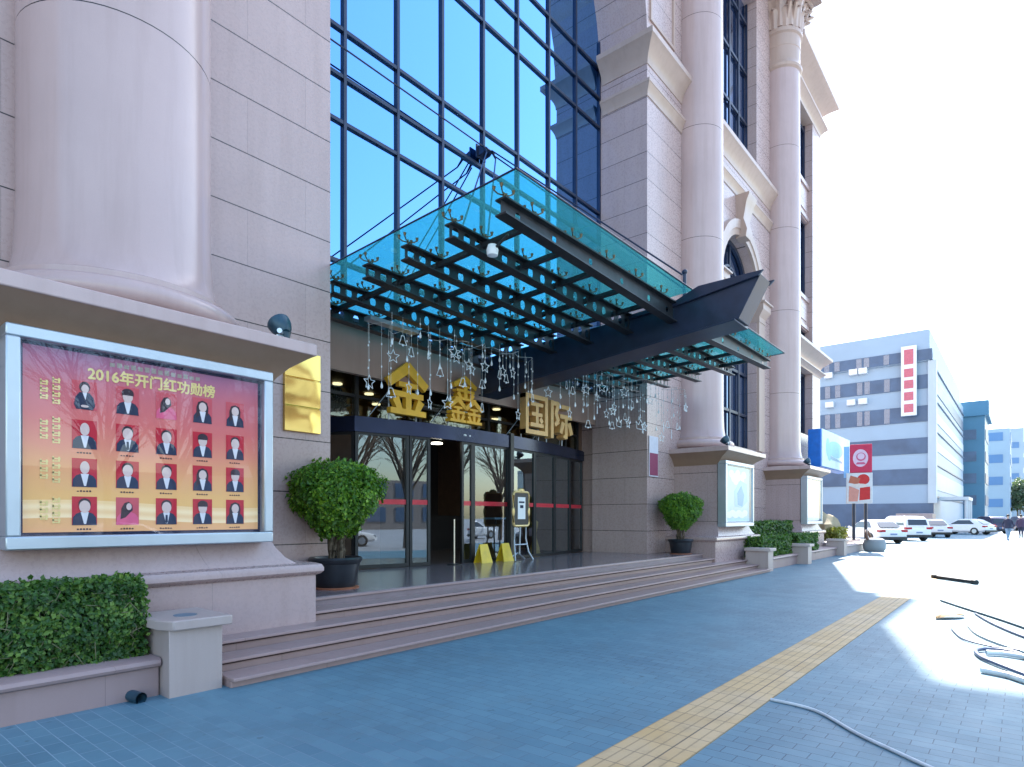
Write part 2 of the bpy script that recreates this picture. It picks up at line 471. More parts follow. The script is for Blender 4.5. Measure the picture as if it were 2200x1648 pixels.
w.box(15.9, XE, 9.9, 30, -.3, TOP)
w.box(5.3, 15.9, 17, 30, -.3, TOP)
w.box(5.3, 15.9, 9.9, 17, 5.3, TOP)
hp(w.build('rear_block', M['wall']))
# dark lining on the sides of the entrance recess
# curtain wall
cw = MB()
MX = [5.46, 6.785, 8.04, 9.27, 10.58, 11.845, 13.147, 14.42, 15.69]
TZ = [5.28, 6.28, 8.85, 9.69, 10.56, 13.09, 13.95, 14.82, 17.3, 18.15, 19.0, 20.3]
for i in range(len(MX) - 1):
    for j in range(len(TZ) - 1):
        a, b_, c_, d_ = MX[i], MX[i + 1], TZ[j], TZ[j + 1]
        tx, tz = random.uniform(-.0022, .0022), random.uniform(-.002, .002)
        y = 9.66
        cw.add([(a, y - tx * 1.2 - tz, c_), (b_, y + tx * 1.2 - tz, c_), (b_, y + tx * 1.2 + tz, d_), (a, y - tx * 1.2 + tz, d_)], [(0, 1, 2, 3)])
        cw.add([(a, 9.70, c_), (b_, 9.70, c_), (b_, 9.70, d_), (a, 9.70, d_)], [(0, 1, 2, 3)], 1)
curtain = hp(cw.build('curtain_wall', [M['curtain'], M['black']], fix=False, smooth=False))
mu = MB()
for x in MX: mu.box(x - .032, x + .032, 9.60, 9.66, 5.29, 20.3)
for z in TZ: mu.box(5.46, 15.69, 9.608, 9.658, z - .034, z + .034)
mo = mu.build('mullion_grid', M['navy'], curtain)

# mouldings on pier faces
def moulding(name, x0, x1, zb, zt, o, y1=9.55, lend=True, rend=True, yb=YF):
    mb = MB(); st = []
    n = 6
    for k in range(n + 1):
        a = k / n
        e = .02 + (o - .03) * (1 - math.cos(a * math.pi / 2))
        st.append((x0 - (e if lend else 0), x1 + (e if rend else 0), yb - e, y1, zb + (zt - zb) * .78 * a))
    st.append((x0 - (o if lend else 0), x1 + (o if rend else 0), yb - o, y1, zb + (zt - zb) * .79))
    st.append((x0 - (o if lend else 0), x1 + (o if rend else 0), yb - o, y1, zt))
    mb.rects(st)
    return hp(mb.build(name, M['trim']))
for (a, b_, l, r) in ((-22, X0, False, True), (X1, 29.4, True, False)):
    moulding('cornice', a, b_, 14.3, 15.0, .34, 9.55, l, r)
    moulding('string_course', a, b_, 13.4, 13.78, .15, 9.55, l, r)
moulding('cornice', 28.9, XE, 22.1, 22.95, .75, 9.55, False, True)
moulding('string_course', 28.9, XE, 21.25, 21.75, .32, 9.55, False, True)
moulding('cornice', 29.0, XE, 9.15, 9.75, .5, 9.55, False, True)
moulding('string_course', 29.0, XE, 8.75, 8.98, .25, 9.55, False, True)
# raised panel frames on the piers above the cornice
pn = MB()
for xa, xb, ya in ((15.95, 17.3, YF),):
    for q in ((xa, xb, 15.6, 15.7), (xa, xb, 20.6, 20.7)): pn.box(q[0], q[1], ya - .05, ya + .1, q[2], q[3])
    pn.box(xa - .1, xa, ya - .05, ya + .1, 15.6, 20.7); pn.box(xb, xb + .1, ya - .05, ya + .1, 15.6, 20.7)
for z0, z1 in ((15.7, 20.2),):   # on the return face
    pn.box(X1 - .05, X1 + .1, 8.4, 8.46, z0, z1); pn.box(X1 - .05, X1 + .1, 9.2, 9.26, z0, z1)
    pn.box(X1 - .05, X1 + .1, 8.4, 9.26, z0 - .06, z0)
hp(pn.build('panel_moulding', M['trim']))

# windows of the bay between the right-hand columns
def frame_bars(mb, x0, x1, z0, z1, y, nx, zs, t=.05, d=.08):
    for i in range(nx + 1):
        x = x0 + (x1 - x0) * i / nx
        mb.box(x - t, x + t, y - d, y, z0, z1)
    for z in zs: mb.box(x0, x1, y - d + .012, y - .004, z - t, z + t)
wb = MB(); frame_bars(wb, 21.1, 24.9, 4.2, 10.05, 8.53, 4, (4.25, 5.6, 7.2, 8.8, 10.05), .05)
n = 20
for i in range(n):
    a0, a1 = math.pi * i / n, math.pi * (i + 1) / n
    wb.prism([(23 + 1.89 * math.cos(a), 10.05 + 1.89 * math.sin(a)) for a in (a0, a1)] + [(23 + 1.72 * math.cos(a), 10.05 + 1.72 * math.sin(a)) for a in (a1, a0)], 'y', 8.42, 8.53)
    wb.prism([(23 + .98 * math.cos(a), 10.05 + .98 * math.sin(a)) for a in (a0, a1)] + [(23 + .9 * math.cos(a), 10.05 + .9 * math.sin(a)) for a in (a1, a0)], 'y', 8.45, 8.53)
wb.box(22.96, 23.04, 8.45, 8.528, 10.05, 11.9)
aw = hp(wb.build('window_frame', M['navy']))
MB().box(21.1, 24.9, 8.56, 8.6, 4.2, 12).build('pane', M['window'], aw)
wb = MB(); frame_bars(wb, 21.1, 24.9, 15.6, 22, 8.53, 4, (15.65, 17.2, 19.2, 21.2), .05)
uw = hp(wb.build('window_frame', M['navy']))
MB().box(21.1, 24.9, 8.56, 8.6, 15.6, 22).build('pane', M['window'], uw)
wb = MB(); frame_bars(wb, 29.7, 33.3, 5.6, 22, 8.53, 3, (5.65, 8.7, 9.8, 10.9, 12.5, 16.3, 18.1, 21), .09)
sw = hp(wb.build('window_frame', M['navy']))
MB().box(29.7, 33.3, 8.56, 8.6, 5.6, 22).build('pane', M['window'], sw)
for z0, z1 in ((10.85, 12.5), (16.3, 18.15)):
    spn = MB(); spn.box(29.7, 33.3, 8.32, 8.55, z0, z1); spn.box(29.7, 33.3, 8.25, 8.4, z0 + .05, z0 + .22); spn.box(29.7, 33.3, 8.25, 8.4, z1 - .2, z1)
    spn.box(30.1, 32.9, 8.28, 8.4, z0 + .45, z1 - .42)
    hp(spn.build('spandrel', M['wall']))
# archivolt, imposts and keystone round the arched window
av = MB(); n = 26
prof = [(1.90, 8.1), (1.90, 8.0), (2.1, 7.98), (2.12, 7.94), (2.42, 7.93), (2.45, 8.1)]
loops = []
for i in range(n + 1):
    a = math.pi * i / n
    loops.append([(23 + r * math.cos(a), y, 10.05 + r * math.sin(a)) for r, y in prof])
av.loft(loops)
hp(av.build('archivolt', M['trim']))
for x0, x1 in ((24.9, 25.6), (20.4, 21.1)):
    im = MB()
    im.rects([(x0 - .02, x1 + .02, 7.98, 8.5, 9.3), (x0 - .02, x1 + .02, 7.98, 8.5, 9.5), (x0 - .12, x1 + .12, 7.8, 8.5, 9.75), (x0 - .12, x1 + .12, 7.8, 8.5, 9.98), (x0 - .18, x1 + .18, 7.72, 8.5, 10.0), (x0 - .18, x1 + .18, 7.72, 8.5, 10.06)])
    im.box(x0 + .02, x1 - .02, 8.0, 8.5, 4.2, 9.3)
    hp(im.build('impost', M['trim']))
ks = MB()
ks.loft([[(23 - a, y0, z), (23 + a, y0, z), (23 + a, 8.15, z), (23 - a, 8.15, z)] for a, y0, z in ((.26, 7.78, 11.85), (.3, 7.72, 12.1), (.33, 7.84, 12.5), (.4, 7.7, 13.1), (.42, 7.6, 13.3), (.44, 7.6, 13.36))])
hp(ks.build('keystone', M['trim']))

# pedestals, half columns and capitals
def pedestal(cx):
    mb = MB()
    st = [(1.80, 6.62, -.05), (1.80, 6.62, .90), (1.84, 6.58, .915), (1.87, 6.55, .95), (1.87, 6.55, .99), (1.85, 6.57, 1.03), (1.80, 6.62, 1.05),
          (1.56, 6.64, 1.052), (1.54, 6.645, 1.062), (1.43, 6.68, 1.13), (1.34, 6.725, 1.24), (1.27, 6.76, 1.36), (1.26, 6.78, 1.40), (1.26, 6.78, 3.12),
          (1.26, 6.78, 3.13)]
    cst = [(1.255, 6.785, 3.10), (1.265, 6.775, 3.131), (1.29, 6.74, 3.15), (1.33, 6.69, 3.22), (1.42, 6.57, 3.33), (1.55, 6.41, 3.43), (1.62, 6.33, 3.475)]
    sst = [(1.63, 6.32, 3.47), (1.63, 6.32, 3.605)]
    mb.rects([(cx - a, cx + a, y, YF + .05, z) for a, y, z in st])
    pd = hp(mb.build('pedestal', M['pedestal']))
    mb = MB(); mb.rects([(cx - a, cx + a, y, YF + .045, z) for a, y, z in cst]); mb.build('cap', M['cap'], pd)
    mb = MB(); mb.rects([(cx - a, cx + a, y, YF + .04, z) for a, y, z in sst]); mb.build('cap_slab', M['column'], pd, .012)
    return pd
def column(cx, r, cyy=7.9):
    mb = MB(); cy = cyy
    pf = [(r * 1.32, 3.60), (r * 1.32, 3.685)]
    for k in range(9):
        a = -math.pi / 2 + math.pi * k / 8
        pf.append((r * 1.24 + .13 * math.cos(a), 3.82 + .125 * math.sin(a)))
    pf += [(r * 1.20, 3.95), (r * 1.20, 4.02), (r * 1.12, 4.05), (r * 1.07, 4.13), (r * 1.03, 4.30), (r * 1.01, 4.6), (r, 5.0), (r, 10), (r * .985, 16), (r * .97, 20.1)]
    mb.lathe(pf, cx, cy, 56)
    c = hp(mb.build('column', M['column']))
    cp = MB(); q = r * .97
    cp.lathe([(q, 20.09), (q * 1.10, 20.16), (q * 1.12, 20.26), (q * 1.06, 20.34), (q * 1.02, 20.5), (q * 1.02, 21.0), (q * 1.04, 21.02), (q * 1.04, 21.5), (q * 1.13, 21.55), (q * 1.13, 21.7), (q * 1.02, 21.78), (q * 1.06, 22.3), (q * 1.2, 23.0), (q * 1.35, 23.5)], cx, cy, 40)
    for i in range(4):           # corner volutes on stalks
        a = math.pi / 4 + i * math.pi / 2
        dx, dy = math.cos(a), math.sin(a)
        tx, ty = -dy, dx
        path = []
        for k in range(26):
            th = k / 25 * 4.2 * math.pi
            rr = .50 * (1 - k / 27)
            u = q * 1.78 - .35 + rr * math.sin(th + 2.4); z = 23.05 + rr * math.cos(th + 2.4)
            path.append((cx + dx * u, cy + dy * u, z))
        lead = [(cx + dx * (q * 1.02 + .12 * k), cy + dy * (q * 1.02 + .12 * k), 22.0 + .27 * k) for k in range(4)]
        for sgn in (-1, 1):
            cp.tube([(x + tx * .13 * sgn, y + ty * .13 * sgn, z) for x, y, z in lead + path], .085, 6)
    for row, (nl, z0, hh, out) in enumerate(((12, 21.7, .75, .3), (12, 21.75, 1.15, .42))):
        for i in range(nl):      # acanthus tongues
            a = 2 * math.pi * (i + .5 * row) / nl
            lp = []
            for k in range(7):
                s_ = k / 6
                rr = q * 1.03 + .04 + out * s_ ** 2.2 * .8
                z = z0 + hh * math.sin(s_ * 2.0) / math.sin(1.57)
                wd = .17 * math.sin(math.pi * min(.95, .25 + .72 * s_))
                c0 = Vector((math.cos(a), math.sin(a), 0)); t0 = Vector((-c0.y, c0.x, 0)); base = Vector((cx, cy, z))
                lp.append([base + c0 * rr - t0 * wd, base + c0 * (rr + .06), base + c0 * rr + t0 * wd, base + c0 * (rr - .05)])
            cp.loft(lp)
    ab = q * 1.75
    cp.rects([(cx - ab, cx + ab, cy - ab, YF, 23.45), (cx - ab, cx + ab, cy - ab, YF, 23.65), (cx - ab - .12, cx + ab + .12, cy - ab - .12, YF, 23.75), (cx - ab - .12, cx + ab + .12, cy - ab - .12, YF, 23.95)])
    cp.build('capital', M['trim'], c)
    return c
for cx, r in ((2.45, .93), (18.7, .78), (27.3, .78), (-6.2, .85)):
    pedestal(cx); column(cx + (.10 if cx == 2.45 else 0), r)
en = MB()                        # entablature carried over the columns
en.rects([(-9, 29.0, 6.9, 8.2, 23.96), (-9, 29.0, 6.9, 8.2, 25.0), (-9.2, 29.2, 6.6, 8.2, 25.2), (-9.3, 29.3, 6.5, 8.2, 26.0), (-9.6, 29.6, 6.0, 8.2, 26.4), (-9.6, 29.6, 6.0, 8.2, 26.8)])
hp(en.build('entablature', M['trim']))
rf = MB()                        # invented ledges above the frame, added to streak the pavement with shadow
rf.rects([(20, XE + .6, 7.0, 9.5, 30.2), (20, XE + .6, 7.0, 9.5, 30.6)])
for x in (30.5, 32, 33.5, 35): rf.box(x, x + .15, 7.1, 7.25, 30.6, 33.0)
rf.rects([(20, XE + .9, 6.8, 9.5, 33.0), (20, XE + .9, 6.8, 9.5, 33.4)])
hp(rf.build('shadow_ledge', M['trim']))

# soffit fascia over the doors and the lobby behind
fa = MB().box(X0, X1, 9.78, 9.9, 4.33, 5.27)
hp(fa.build('door_fascia', M['fascia']))
lb = MB()
lb.box(5.3, 15.9, 9.9, 17, .40, .555, 1)
lb.box(5.3, 5.44, 9.9, 17, .555, 5.3, 0); lb.box(15.76, 15.9, 10.4, 17, .555, 5.3, 0)
lb.box(5.44, 15.76, 16.6, 16.98, .555, 5.3, 2)
lb.box(5.44, 15.76, 9.95, 16.6, 4.7, 4.85, 0)
lb.box(9.3, 11.2, 14.2, 14.9, .555, 4.7, 0); lb.box(11.2, 15.7, 14.6, 14.8, .555, 1.65, 2); lb.box(8.2, 9.25, 15.8, 16.4, .555, 4.7, 2)
lb.box(10.1, 11.5, 10.75, 11.2, 3.62, 4.7, 3)
lobby = hp(lb.build('lobby', [M['lobby'], M['lobby_floor'], M['lobby_dark'], M['wall_dark']]))
for i, (x, y) in enumerate(((7.2, 11.3), (8.4, 12.2), (9.6, 12.6), (11.9, 12.4), (13.3, 11.6), (14.6, 12.8), (10.6, 13.6), (7.6, 14.4))):
    dl = MB().lathe([(.11, 0), (.11, .03)], x, y, 18, 0, True, 4.665).build('downlight', M['downlight'], lobby)
# transom glass above the vestibule
tg = MB().box(X0 + .02, X1 - .02, 10.42, 10.44, 3.6, 4.7)
tgo = hp(tg.build('transom_glass', M['transom']))
tm = MB()
for x in (5.52, 7.6, 9.3, 11.6, 13.4, 15.0, 15.62): tm.box(x - .04, x + .04, 10.36, 10.41, 3.58, 4.7)
tm.box(X0 + .02, X1 - .02, 10.37, 10.40, 4.02, 4.08)
tm.build('transom_bar', M['black'], tgo)

# entrance vestibule: curved line of glass panels under a deep header
vest = hp(bpy.data.objects.new('entrance_vestibule', None)); col.objects.link(vest)
VP_ = [(6.75, 11.3), (7.35, 10.1), (8.95, 9.68), (10.2, 9.62), (11.45, 9.6), (12.6, 9.70), (13.7, 9.86), (14.7, 10.04), (15.66, 10.25)]
def off(poly, d):
    out = []
    for i, p_ in enumerate(poly):
        a = Vector(poly[max(i - 1, 0)]); b_ = Vector(poly[min(i + 1, len(poly) - 1)])
        t_ = (b_ - a).normalized(); n_ = Vector((t_.y, -t_.x))
        out.append((p_[0] + n_.x * d, p_[1] + n_.y * d))
    return out
hd = MB(); oi, oo = off(VP_, -.08), off(VP_, .08)
hd.loft([[(a[0], a[1], 3.28), (b_[0], b_[1], 3.28), (b_[0], b_[1], 3.56), (a[0], a[1], 3.56)] for a, b_ in zip(oi, oo)])
hd.build('header', M['header'], vest)
rfm = MB(); rp = off(VP_, .05); rfm.prism(rp + [(15.66, 11.3)], 'z', 3.54, 3.585)
rfm.build('roof_plate', M['header'], vest)
def seg_panel(p0, p1, z0=.58, z1=3.28, fw=.03, name='glass_panel', bot=.07):
    a, b_ = Vector((*p0, 0)), Vector((*p1, 0)); L_ = (b_ - a).length; t_ = (b_ - a) / L_; n_ = Vector((t_.y, -t_.x, 0))
    def bx(mb, u0, u1, zz0, zz1, d):
        pts = [a + t_ * u0 - n_ * d, a + t_ * u1 - n_ * d, a + t_ * u1 + n_ * d, a + t_ * u0 + n_ * d]
        mb.loft([[(q.x, q.y, z) for q in pts] for z in (zz0, zz1)])
    f_ = MB(); bx(f_, 0, fw * 2, z0, z1, .03); bx(f_, L_ - fw * 2, L_, z0, z1, .03); bx(f_, fw * 2, L_ - fw * 2, z0, z0 + bot, .028); bx(f_, fw * 2, L_ - fw * 2, z1 - .05, z1, .028)
    o = f_.build(name, M['black'], vest)
    gp = MB(); pts = [a + t_ * fw * 2, b_ - t_ * fw * 2]
    gp.add([(pts[0].x, pts[0].y, z0 + bot), (pts[1].x, pts[1].y, z0 + bot), (pts[1].x, pts[1].y, z1 - .05), (pts[0].x, pts[0].y, z1 - .05)], [(0, 1, 2, 3)])
    gp.build('pane', M['door'], o, fix=False)
    rs = MB(); bx(rs, fw * 2, L_ - fw * 2, 1.86, 1.96, .012); rs.build('warning_strip', M['red'], o)
    return o
def lerp2(a, b_, t_): return (a[0] + (b_[0] - a[0]) * t_, a[1] + (b_[1] - a[1]) * t_)
for a, b_ in ((VP_[0], VP_[1]), (VP_[1], lerp2(VP_[1], VP_[2], .70)), (lerp2(VP_[1], VP_[2], .71), VP_[2]), (lerp2(VP_[2], VP_[3], .72), VP_[3]), (VP_[3], VP_[4])):
    seg_panel(a, b_)
for i in range(4, 8): seg_panel(VP_[i], VP_[i + 1])
po = MB().box(11.41, 11.53, 9.49, 9.60, .56, 3.62); po.build('corner_post', M['black'], vest)
for x, r_ in ((9.9, .05), (10.05, .035)): MB().ell((x, 9.565, 3.42), r_, .03, .028).build('door_sensor', M['white'], vest)
dl = MB().lathe([(.13, 0), (.12, .03)], 9.6, 10.15, 18, 0, True, 3.245); dl.build('downlight', M['downlight'], vest)

# landing and steps
ld = MB().box(2.72, 18.62, 6.99, 9.95, .2, .572)
tag(ld.build('landing', M['landing'], None, .006), 'polished grey pink granite landing in front of the glass doors', 'landing')
stp = MB()
SZ = [.095, .21, .33, .45, .56]; SY = [5.64, 5.97, 6.30, 6.63, 6.97]
for i in range(5):
    y1 = SY[i + 1] + .02 if i < 4 else 7.3
    z = SZ[i]
    lo = -.05 if i == 0 else SZ[i - 1] - .06
    x0, x1 = (2.74, 18.60)
    if i == 0: x0, x1 = 2.76, 18.72
    # riser slab then a nosed tread
    stp.box(x0 + .005, x1 - .005, SY[i] + .065, y1, lo, z - .032)
    stp.box(x0, x1, SY[i], y1, z - .032, z)
    if i: stp.box(x0 + .003, x1 - .003, SY[i] + .03, SY[i] + .07, z - .052, z - .033, 1)  # dark strip painted in for the shade under each nosing
tag(stp.build('entrance_steps', [M['steps'], mat('nosing_shade', (.05, .03, .03), .9)], None, .006), 'five wide pink granite steps leading up to the glass doors', 'steps')
# white scuffs along the bottom kerb
# ---------------------------------------------------------------- glass canopy
can = empty('glass_canopy', (10.6, 9.5, 4.4), 'teal glass entrance canopy on dark steel beams with a pointed central spine', 'canopy')
CP = Matrix.Translation((10.6, 9.5, 4.4)).inverted()
def cp_(o, par=None):
    o.parent = par or can
    if not par: o.matrix_parent_inverse = CP
    return o
def czo(y): return -.042 * (y - 4.82)
BY = [4.82, 5.69, 6.56, 7.43, 8.30, 9.17]
XS = 10.6
PX = [.65 + .9 * k for k in range(5)]     # distance of purlins from the wing tip
def beam(y, sgn):
    """tapered I beam from the wing tip to the spine, web pierced by oval holes"""
    L_ = 4.72
    def X(d): return XS - sgn * (5.0 - d)
    zt = 5.43 + czo(y)
    def zb(d): return zt - (.21 + .15 * d / L_)
    mb = MB()
    # flanges
    for top in (True, False):
        lp = []
        for d in (0, L_):
            z1 = zt if top else zb(d) + .022; z0 = z1 - .022
            lp.append([(X(d), y - .085, z0), (X(d), y + .085, z0), (X(d), y + .085, z1), (X(d), y - .085, z1)])
        mb.loft(lp)
    # web cells with holes
    edges = [0.0] + PX + [L_]
    cells = []
    for a, b_ in zip(edges, edges[1:]):
        k = 3 if b_ - a > .5 else 2
        if y == BY[0]: k = 1
        for i in range(k): cells.append((a + (b_ - a) * i / k, a + (b_ - a) * (i + 1) / k))
    for a, b_ in cells:
        lo0, lo1, hi = zb(a) + .02, zb(b_) + .02, zt - .02
        cx_, cz_ = (a + b_) / 2, (hi + (lo0 + lo1) / 2) / 2
        rx_, rz_ = (.058, .078) if y != BY[0] else (.045, .05)
        nn = 16; ring_o = []; ring_i = []
        for i in range(nn):
            th = 2 * math.pi * i / nn
            c_, s_ = math.cos(th), math.sin(th)
            ring_i.append((X(cx_ + rx_ * c_), y, cz_ + rz_ * s_))
            m_ = max(abs(c_), abs(s_)); c2, s2 = c_ / m_, s_ / m_
            dx = cx_ + (b_ - a) / 2 * c2
            f_ = (dx - a) / (b_ - a); lo = lo0 + (lo1 - lo0) * f_
            ring_o.append((X(dx), y, hi + (lo - hi) * (1 - (s2 + 1) / 2)))
        mb.add(ring_o + ring_i, [(i, (i + 1) % nn, nn + (i + 1) % nn, nn + i) for i in range(nn)])
    return cp_(mb.build('beam', M['steel'], None, 0, False))
for sgn in (1, -1):
    for y in BY: beam(y, sgn)
    for d in PX:
        mb = MB()
        x = XS - sgn * (5.0 - d)
        lp = []
        for y in (BY[0] + .02, 9.5):
            z1 = 5.43 + czo(y) - .05; z0 = z1 - .07
            lp.append([(x - .035, y, z0), (x + .035, y, z0), (x + .035, y, z1), (x - .035, y, z1)])
        mb.loft(lp); cp_(mb.build('purlin', M['steel']))
    # glass sheet in six panes per wing, thin open joints
    mb = MB()
    ys = [4.46, 6.14, 7.86, 9.5]; ds = [-.15, 1.55, 3.2, 4.78]
    for yi in range(3):
        for di in range(3):
            y0, y1 = ys[yi] + .006, ys[yi + 1] - .006; d0, d1 = ds[di] + .006, ds[di + 1] - .006
            xa, xb = XS - sgn * (5 - d0), XS - sgn * (5 - d1)
            z0, z1 = 5.43 + .13 + czo(y0), 5.43 + .13 + czo(y1)
            mb.loft([[(xa, y0, z0 + h_), (xb, y0, z0 + h_), (xb, y1, z1 + h_), (xa, y1, z1 + h_)] for h_ in (0, .014)])
    cp_(mb.build('glass_sheet', M['canopy_glass']))
    eb = MB()                     # dark polished edges of the sheet
    xa, xb = XS - sgn * 5.15, XS - sgn * .22
    eb.cyl((xa, 4.455, 5.567 + czo(4.46)), (xb, 4.455, 5.567 + czo(4.46)), .012, None, 6)
    eb.cyl((xa, 4.455, 5.567 + czo(4.46)), (xa, 9.5, 5.567 + czo(9.5)), .012, None, 6)
    cp_(eb.build('glass_edge', M['navy']))
# spider fittings (one built, then copied)
sp_ = MB()
sp_.cyl((0, 0, 0), (0, 0, .085), .016, .012, 6)
for dx, dy in ((.11, .06), (-.11, .06), (.11, -.06), (-.11, -.06)):
    sp_.tube([(0, 0, .05), (dx * .6, dy * .6, .055), (dx, dy, .085)], .009, 5)
    sp_.cyl((dx, dy, .085), (dx, dy, .128), .012, .024, 7)
sp0 = cp_(sp_.build('spider_fitting', M['brassrod']))
first = True
for sgn in (1, -1):
    for y in BY:
        for d in [.06] + [.65 + .9 * k for k in range(5)]:
            if y == BY[-1] and d > 3: continue
            o = sp0 if first else sp0.copy()
            if not first: col.objects.link(o)
            first = False
            o.location = (XS - sgn * (5 - d), y, 5.43 + czo(y)); o.parent = can; o.matrix_parent_inverse = CP
# spine: tapered box girder with a raised pointed prow
spm = MB()
prof = [(9.5, 4.38), (3.66, 4.92), (3.30, 5.58), (4.36, 5.57), (4.75, 5.40), (9.5, 5.18)]
spm.prism(prof, 'x', XS - .25, XS + .25)
for s_ in (-1, 1):               # side plates standing proud at the prow, bottom flange lips
    spm.prism([(3.24, 5.62), (4.34, 5.61), (4.75, 5.45), (6.0, 5.36), (6.0, 5.30), (4.70, 5.36), (3.32, 5.545)], 'x', XS + s_ * .26, XS + s_ * .31)
spm.loft([[(XS - .33, y, z - .03), (XS + .33, y, z - .03), (XS + .33, y, z), (XS - .33, y, z)] for y, z in ((9.5, 4.375), (3.70, 4.912))])
spine = cp_(spm.build('spine', M['navy'], None, .006))
pm = MB(); pm.cyl((XS, 4.72, 5.38), (XS, 4.72, 6.02), .035, .03, 10); pm.ell((XS, 4.72, 6.04), .05, .05, .05); pm.box(XS - .12, XS + .12, 4.6, 4.85, 5.38, 5.52)
cp_(pm.build('mast', M['navy']))
# wall bracket and tie rods
br = MB(); BZ = 9.93
for x in (10.30, 10.50):
    br.prism([(9.575, BZ + .12), (9.38, BZ + .06), (9.27, BZ - .02), (9.38, BZ - .1), (9.575, BZ - .12)], 'x', x, x + .03)
br.box(10.26, 10.57, 9.545, 9.575, BZ - .15, BZ + .15)
br.cyl((10.24, 9.31, BZ - .02), (10.6, 9.31, BZ - .02), .022, None, 10)
br.cyl((10.27, 9.31, BZ - .04), (10.22, 9.2, BZ - .2), .03, .018, 8); br.cyl((10.56, 9.31, BZ - .04), (10.52, 9.2, BZ - .22), .03, .018, 8)
cp_(br.build('wall_bracket', M['navy']))
for (a, b_) in (((10.22, 9.2, BZ - .2), (6.15, 6.1, 5.42)), ((10.52, 9.2, BZ - .22), (6.75, 6.1, 5.42)), ((10.5, 9.3, BZ + .0), (10.50, 4.72, 5.96)), ((10.6, 9.3, BZ - .08), (10.70, 4.78, 5.78)),
                ((10.3, 9.4, BZ + .05), (5.3, 9.4, 10.04))):
    cp_(MB().cyl(a, b_, .016, None, 7).build('tie_rod', M['navy']))
# small white floodlight slung under the front beam, and a tray light near the wall
fl = MB(); fl.cyl((6.02, 5.05, 5.2), (6.02, 5.25, 5.1), .018, None, 6)
fl.lathe([(.02, 0), (.07, .015), (.08, .085), (.06, .15), (.02, .16)], 6.02, 5.32, 14, 1, True, 4.99)
cp_(fl.build('floodlight', [M['black'], M['white']]))
fl = MB().box(6.6, 7.7, 8.62, 8.8, 5.0, 5.07)
cp_(fl.build('tube_light', M['silver']))

# ---------------------------------------------------------------- hanging star lights
def star_outline(mb, c, r, t_, ry=0):
    pts = []
    for i in range(10):
        a = math.pi / 2 + math.pi * i / 5
        rr = r if i % 2 == 0 else r * .45
        pts.append(Vector((c[0] + rr * math.cos(a), c[1], c[2] + rr * math.sin(a))))
    for i in range(10): mb.cyl(pts[i], pts[(i + 1) % 10], t_, None, 5)
def bell_outline(mb, c, r, t_):
    pts = [(-.3, .9), (-.45, .2), (-.8, -.6), (.8, -.6), (.45, .2), (.3, .9)]
    pts = [Vector((c[0] + a * r, c[1], c[2] + b_ * r)) for a, b_ in pts]
    for i in range(6): mb.cyl(pts[i], pts[(i + 1) % 6], t_, None, 5)
    mb.ell((c[0], c[1], c[2] - r * .7), r * .2, r * .2, r * .2, 0, 8, 5)
def crown_outline(mb, c, r, t_):
    pts = [(-.8, -.6), (-1, .5), (-.45, 0), (0, .8), (.45, 0), (1, .5), (.8, -.6)]
    pts = [Vector((c[0] + a * r, c[1], c[2] + b_ * r)) for a, b_ in pts]
    for i in range(7): mb.cyl(pts[i], pts[(i + 1) % 7], t_, None, 5)
protos = {}
def strand(kind, x, y, z, ln):
    key = (kind, round(ln, 1))
    grp = 'star and bell light strands hanging under the canopy'
    lab = {'star': 'thin white light strand hanging under the canopy, ending in an open star',
           'bell': 'thin white light strand hanging under the canopy, ending in a small open bell',
           'drop': 'thin white light strand hanging under the canopy, ending in a teardrop bulb',
           'crown': 'thin white light strand hanging under the canopy, ending in an open crown'}[kind]
    if key not in protos:
        root = empty('light_strand', (x, y, z), lab, 'string light', grp)
        MB().cyl((0, 0, 0), (0, 0, -ln), .003, None, 4).build('cord', M['cord'], root)
        pd = MB()
        if kind == 'star': star_outline(pd, (0, 0, -ln - .11), .125, .007)
        elif kind == 'bell': bell_outline(pd, (0, 0, -ln - .1), .10, .006)
        elif kind == 'crown': crown_outline(pd, (0, 0, -ln - .1), .17, .007)
        else: pd.lathe([(.004, .09), (.014, .05), (.023, .015), (.02, -.01), (.005, -.025)], 0, 0, 8, 0, True, -ln - .02)
        pd.build('pendant', M['crystal'], root)
        for k in range(1 if ln < .7 else 2):
            MB().ell((0, 0, -ln * (.35 + .35 * k)), .012, .012, .022, 0, 8, 5).build('bulb', M['crystal'], root)
        protos[key] = root
    else:
        root = copy_tree(protos[key]); root.location = (x, y, z)
    root.rotation_euler = (0, 0, random.uniform(-.5, .5))
rs = random.Random(11)
wire = MB(); pts = []
kinds = ['drop', 'star', 'drop', 'bell', 'drop', 'star', 'drop', 'bell', 'star', 'drop']
N_ = 84
for i in range(N_):
    x = 6.5 + 9.0 * (i + rs.uniform(-.2, .2)) / (N_ - 1)
    y = 8.55 - 1.75 * (i / N_) + .16 * math.sin(i * 1.7)
    z = 4.90 + .05 * math.sin(i * .9)
    if abs(x - XS) < .34: continue
    ln = round(rs.choice([.3, .5, .7, .9, 1.1]), 1)
    k = kinds[i % 10]
    if i in (60, 67, 74): k = 'crown'; ln = .9
    strand(k, x, y, z, ln)
    pts.append((x, y, z + .03 * math.cos(i * 2.1)))
for i in range(34):
    x = 6.6 + 8.6 * (i + rs.uniform(-.25, .25)) / 33; y = 8.0 + .12 * math.sin(i * 2.3)
    if abs(x - XS) < .34: continue
    strand(kinds[(i * 3) % 10], x, y, 4.98, round(rs.choice([.3, .5, .7]), 1))
wl = [p_ for p_ in pts if p_[0] < XS]; wr = [p_ for p_ in pts if p_[0] > XS]
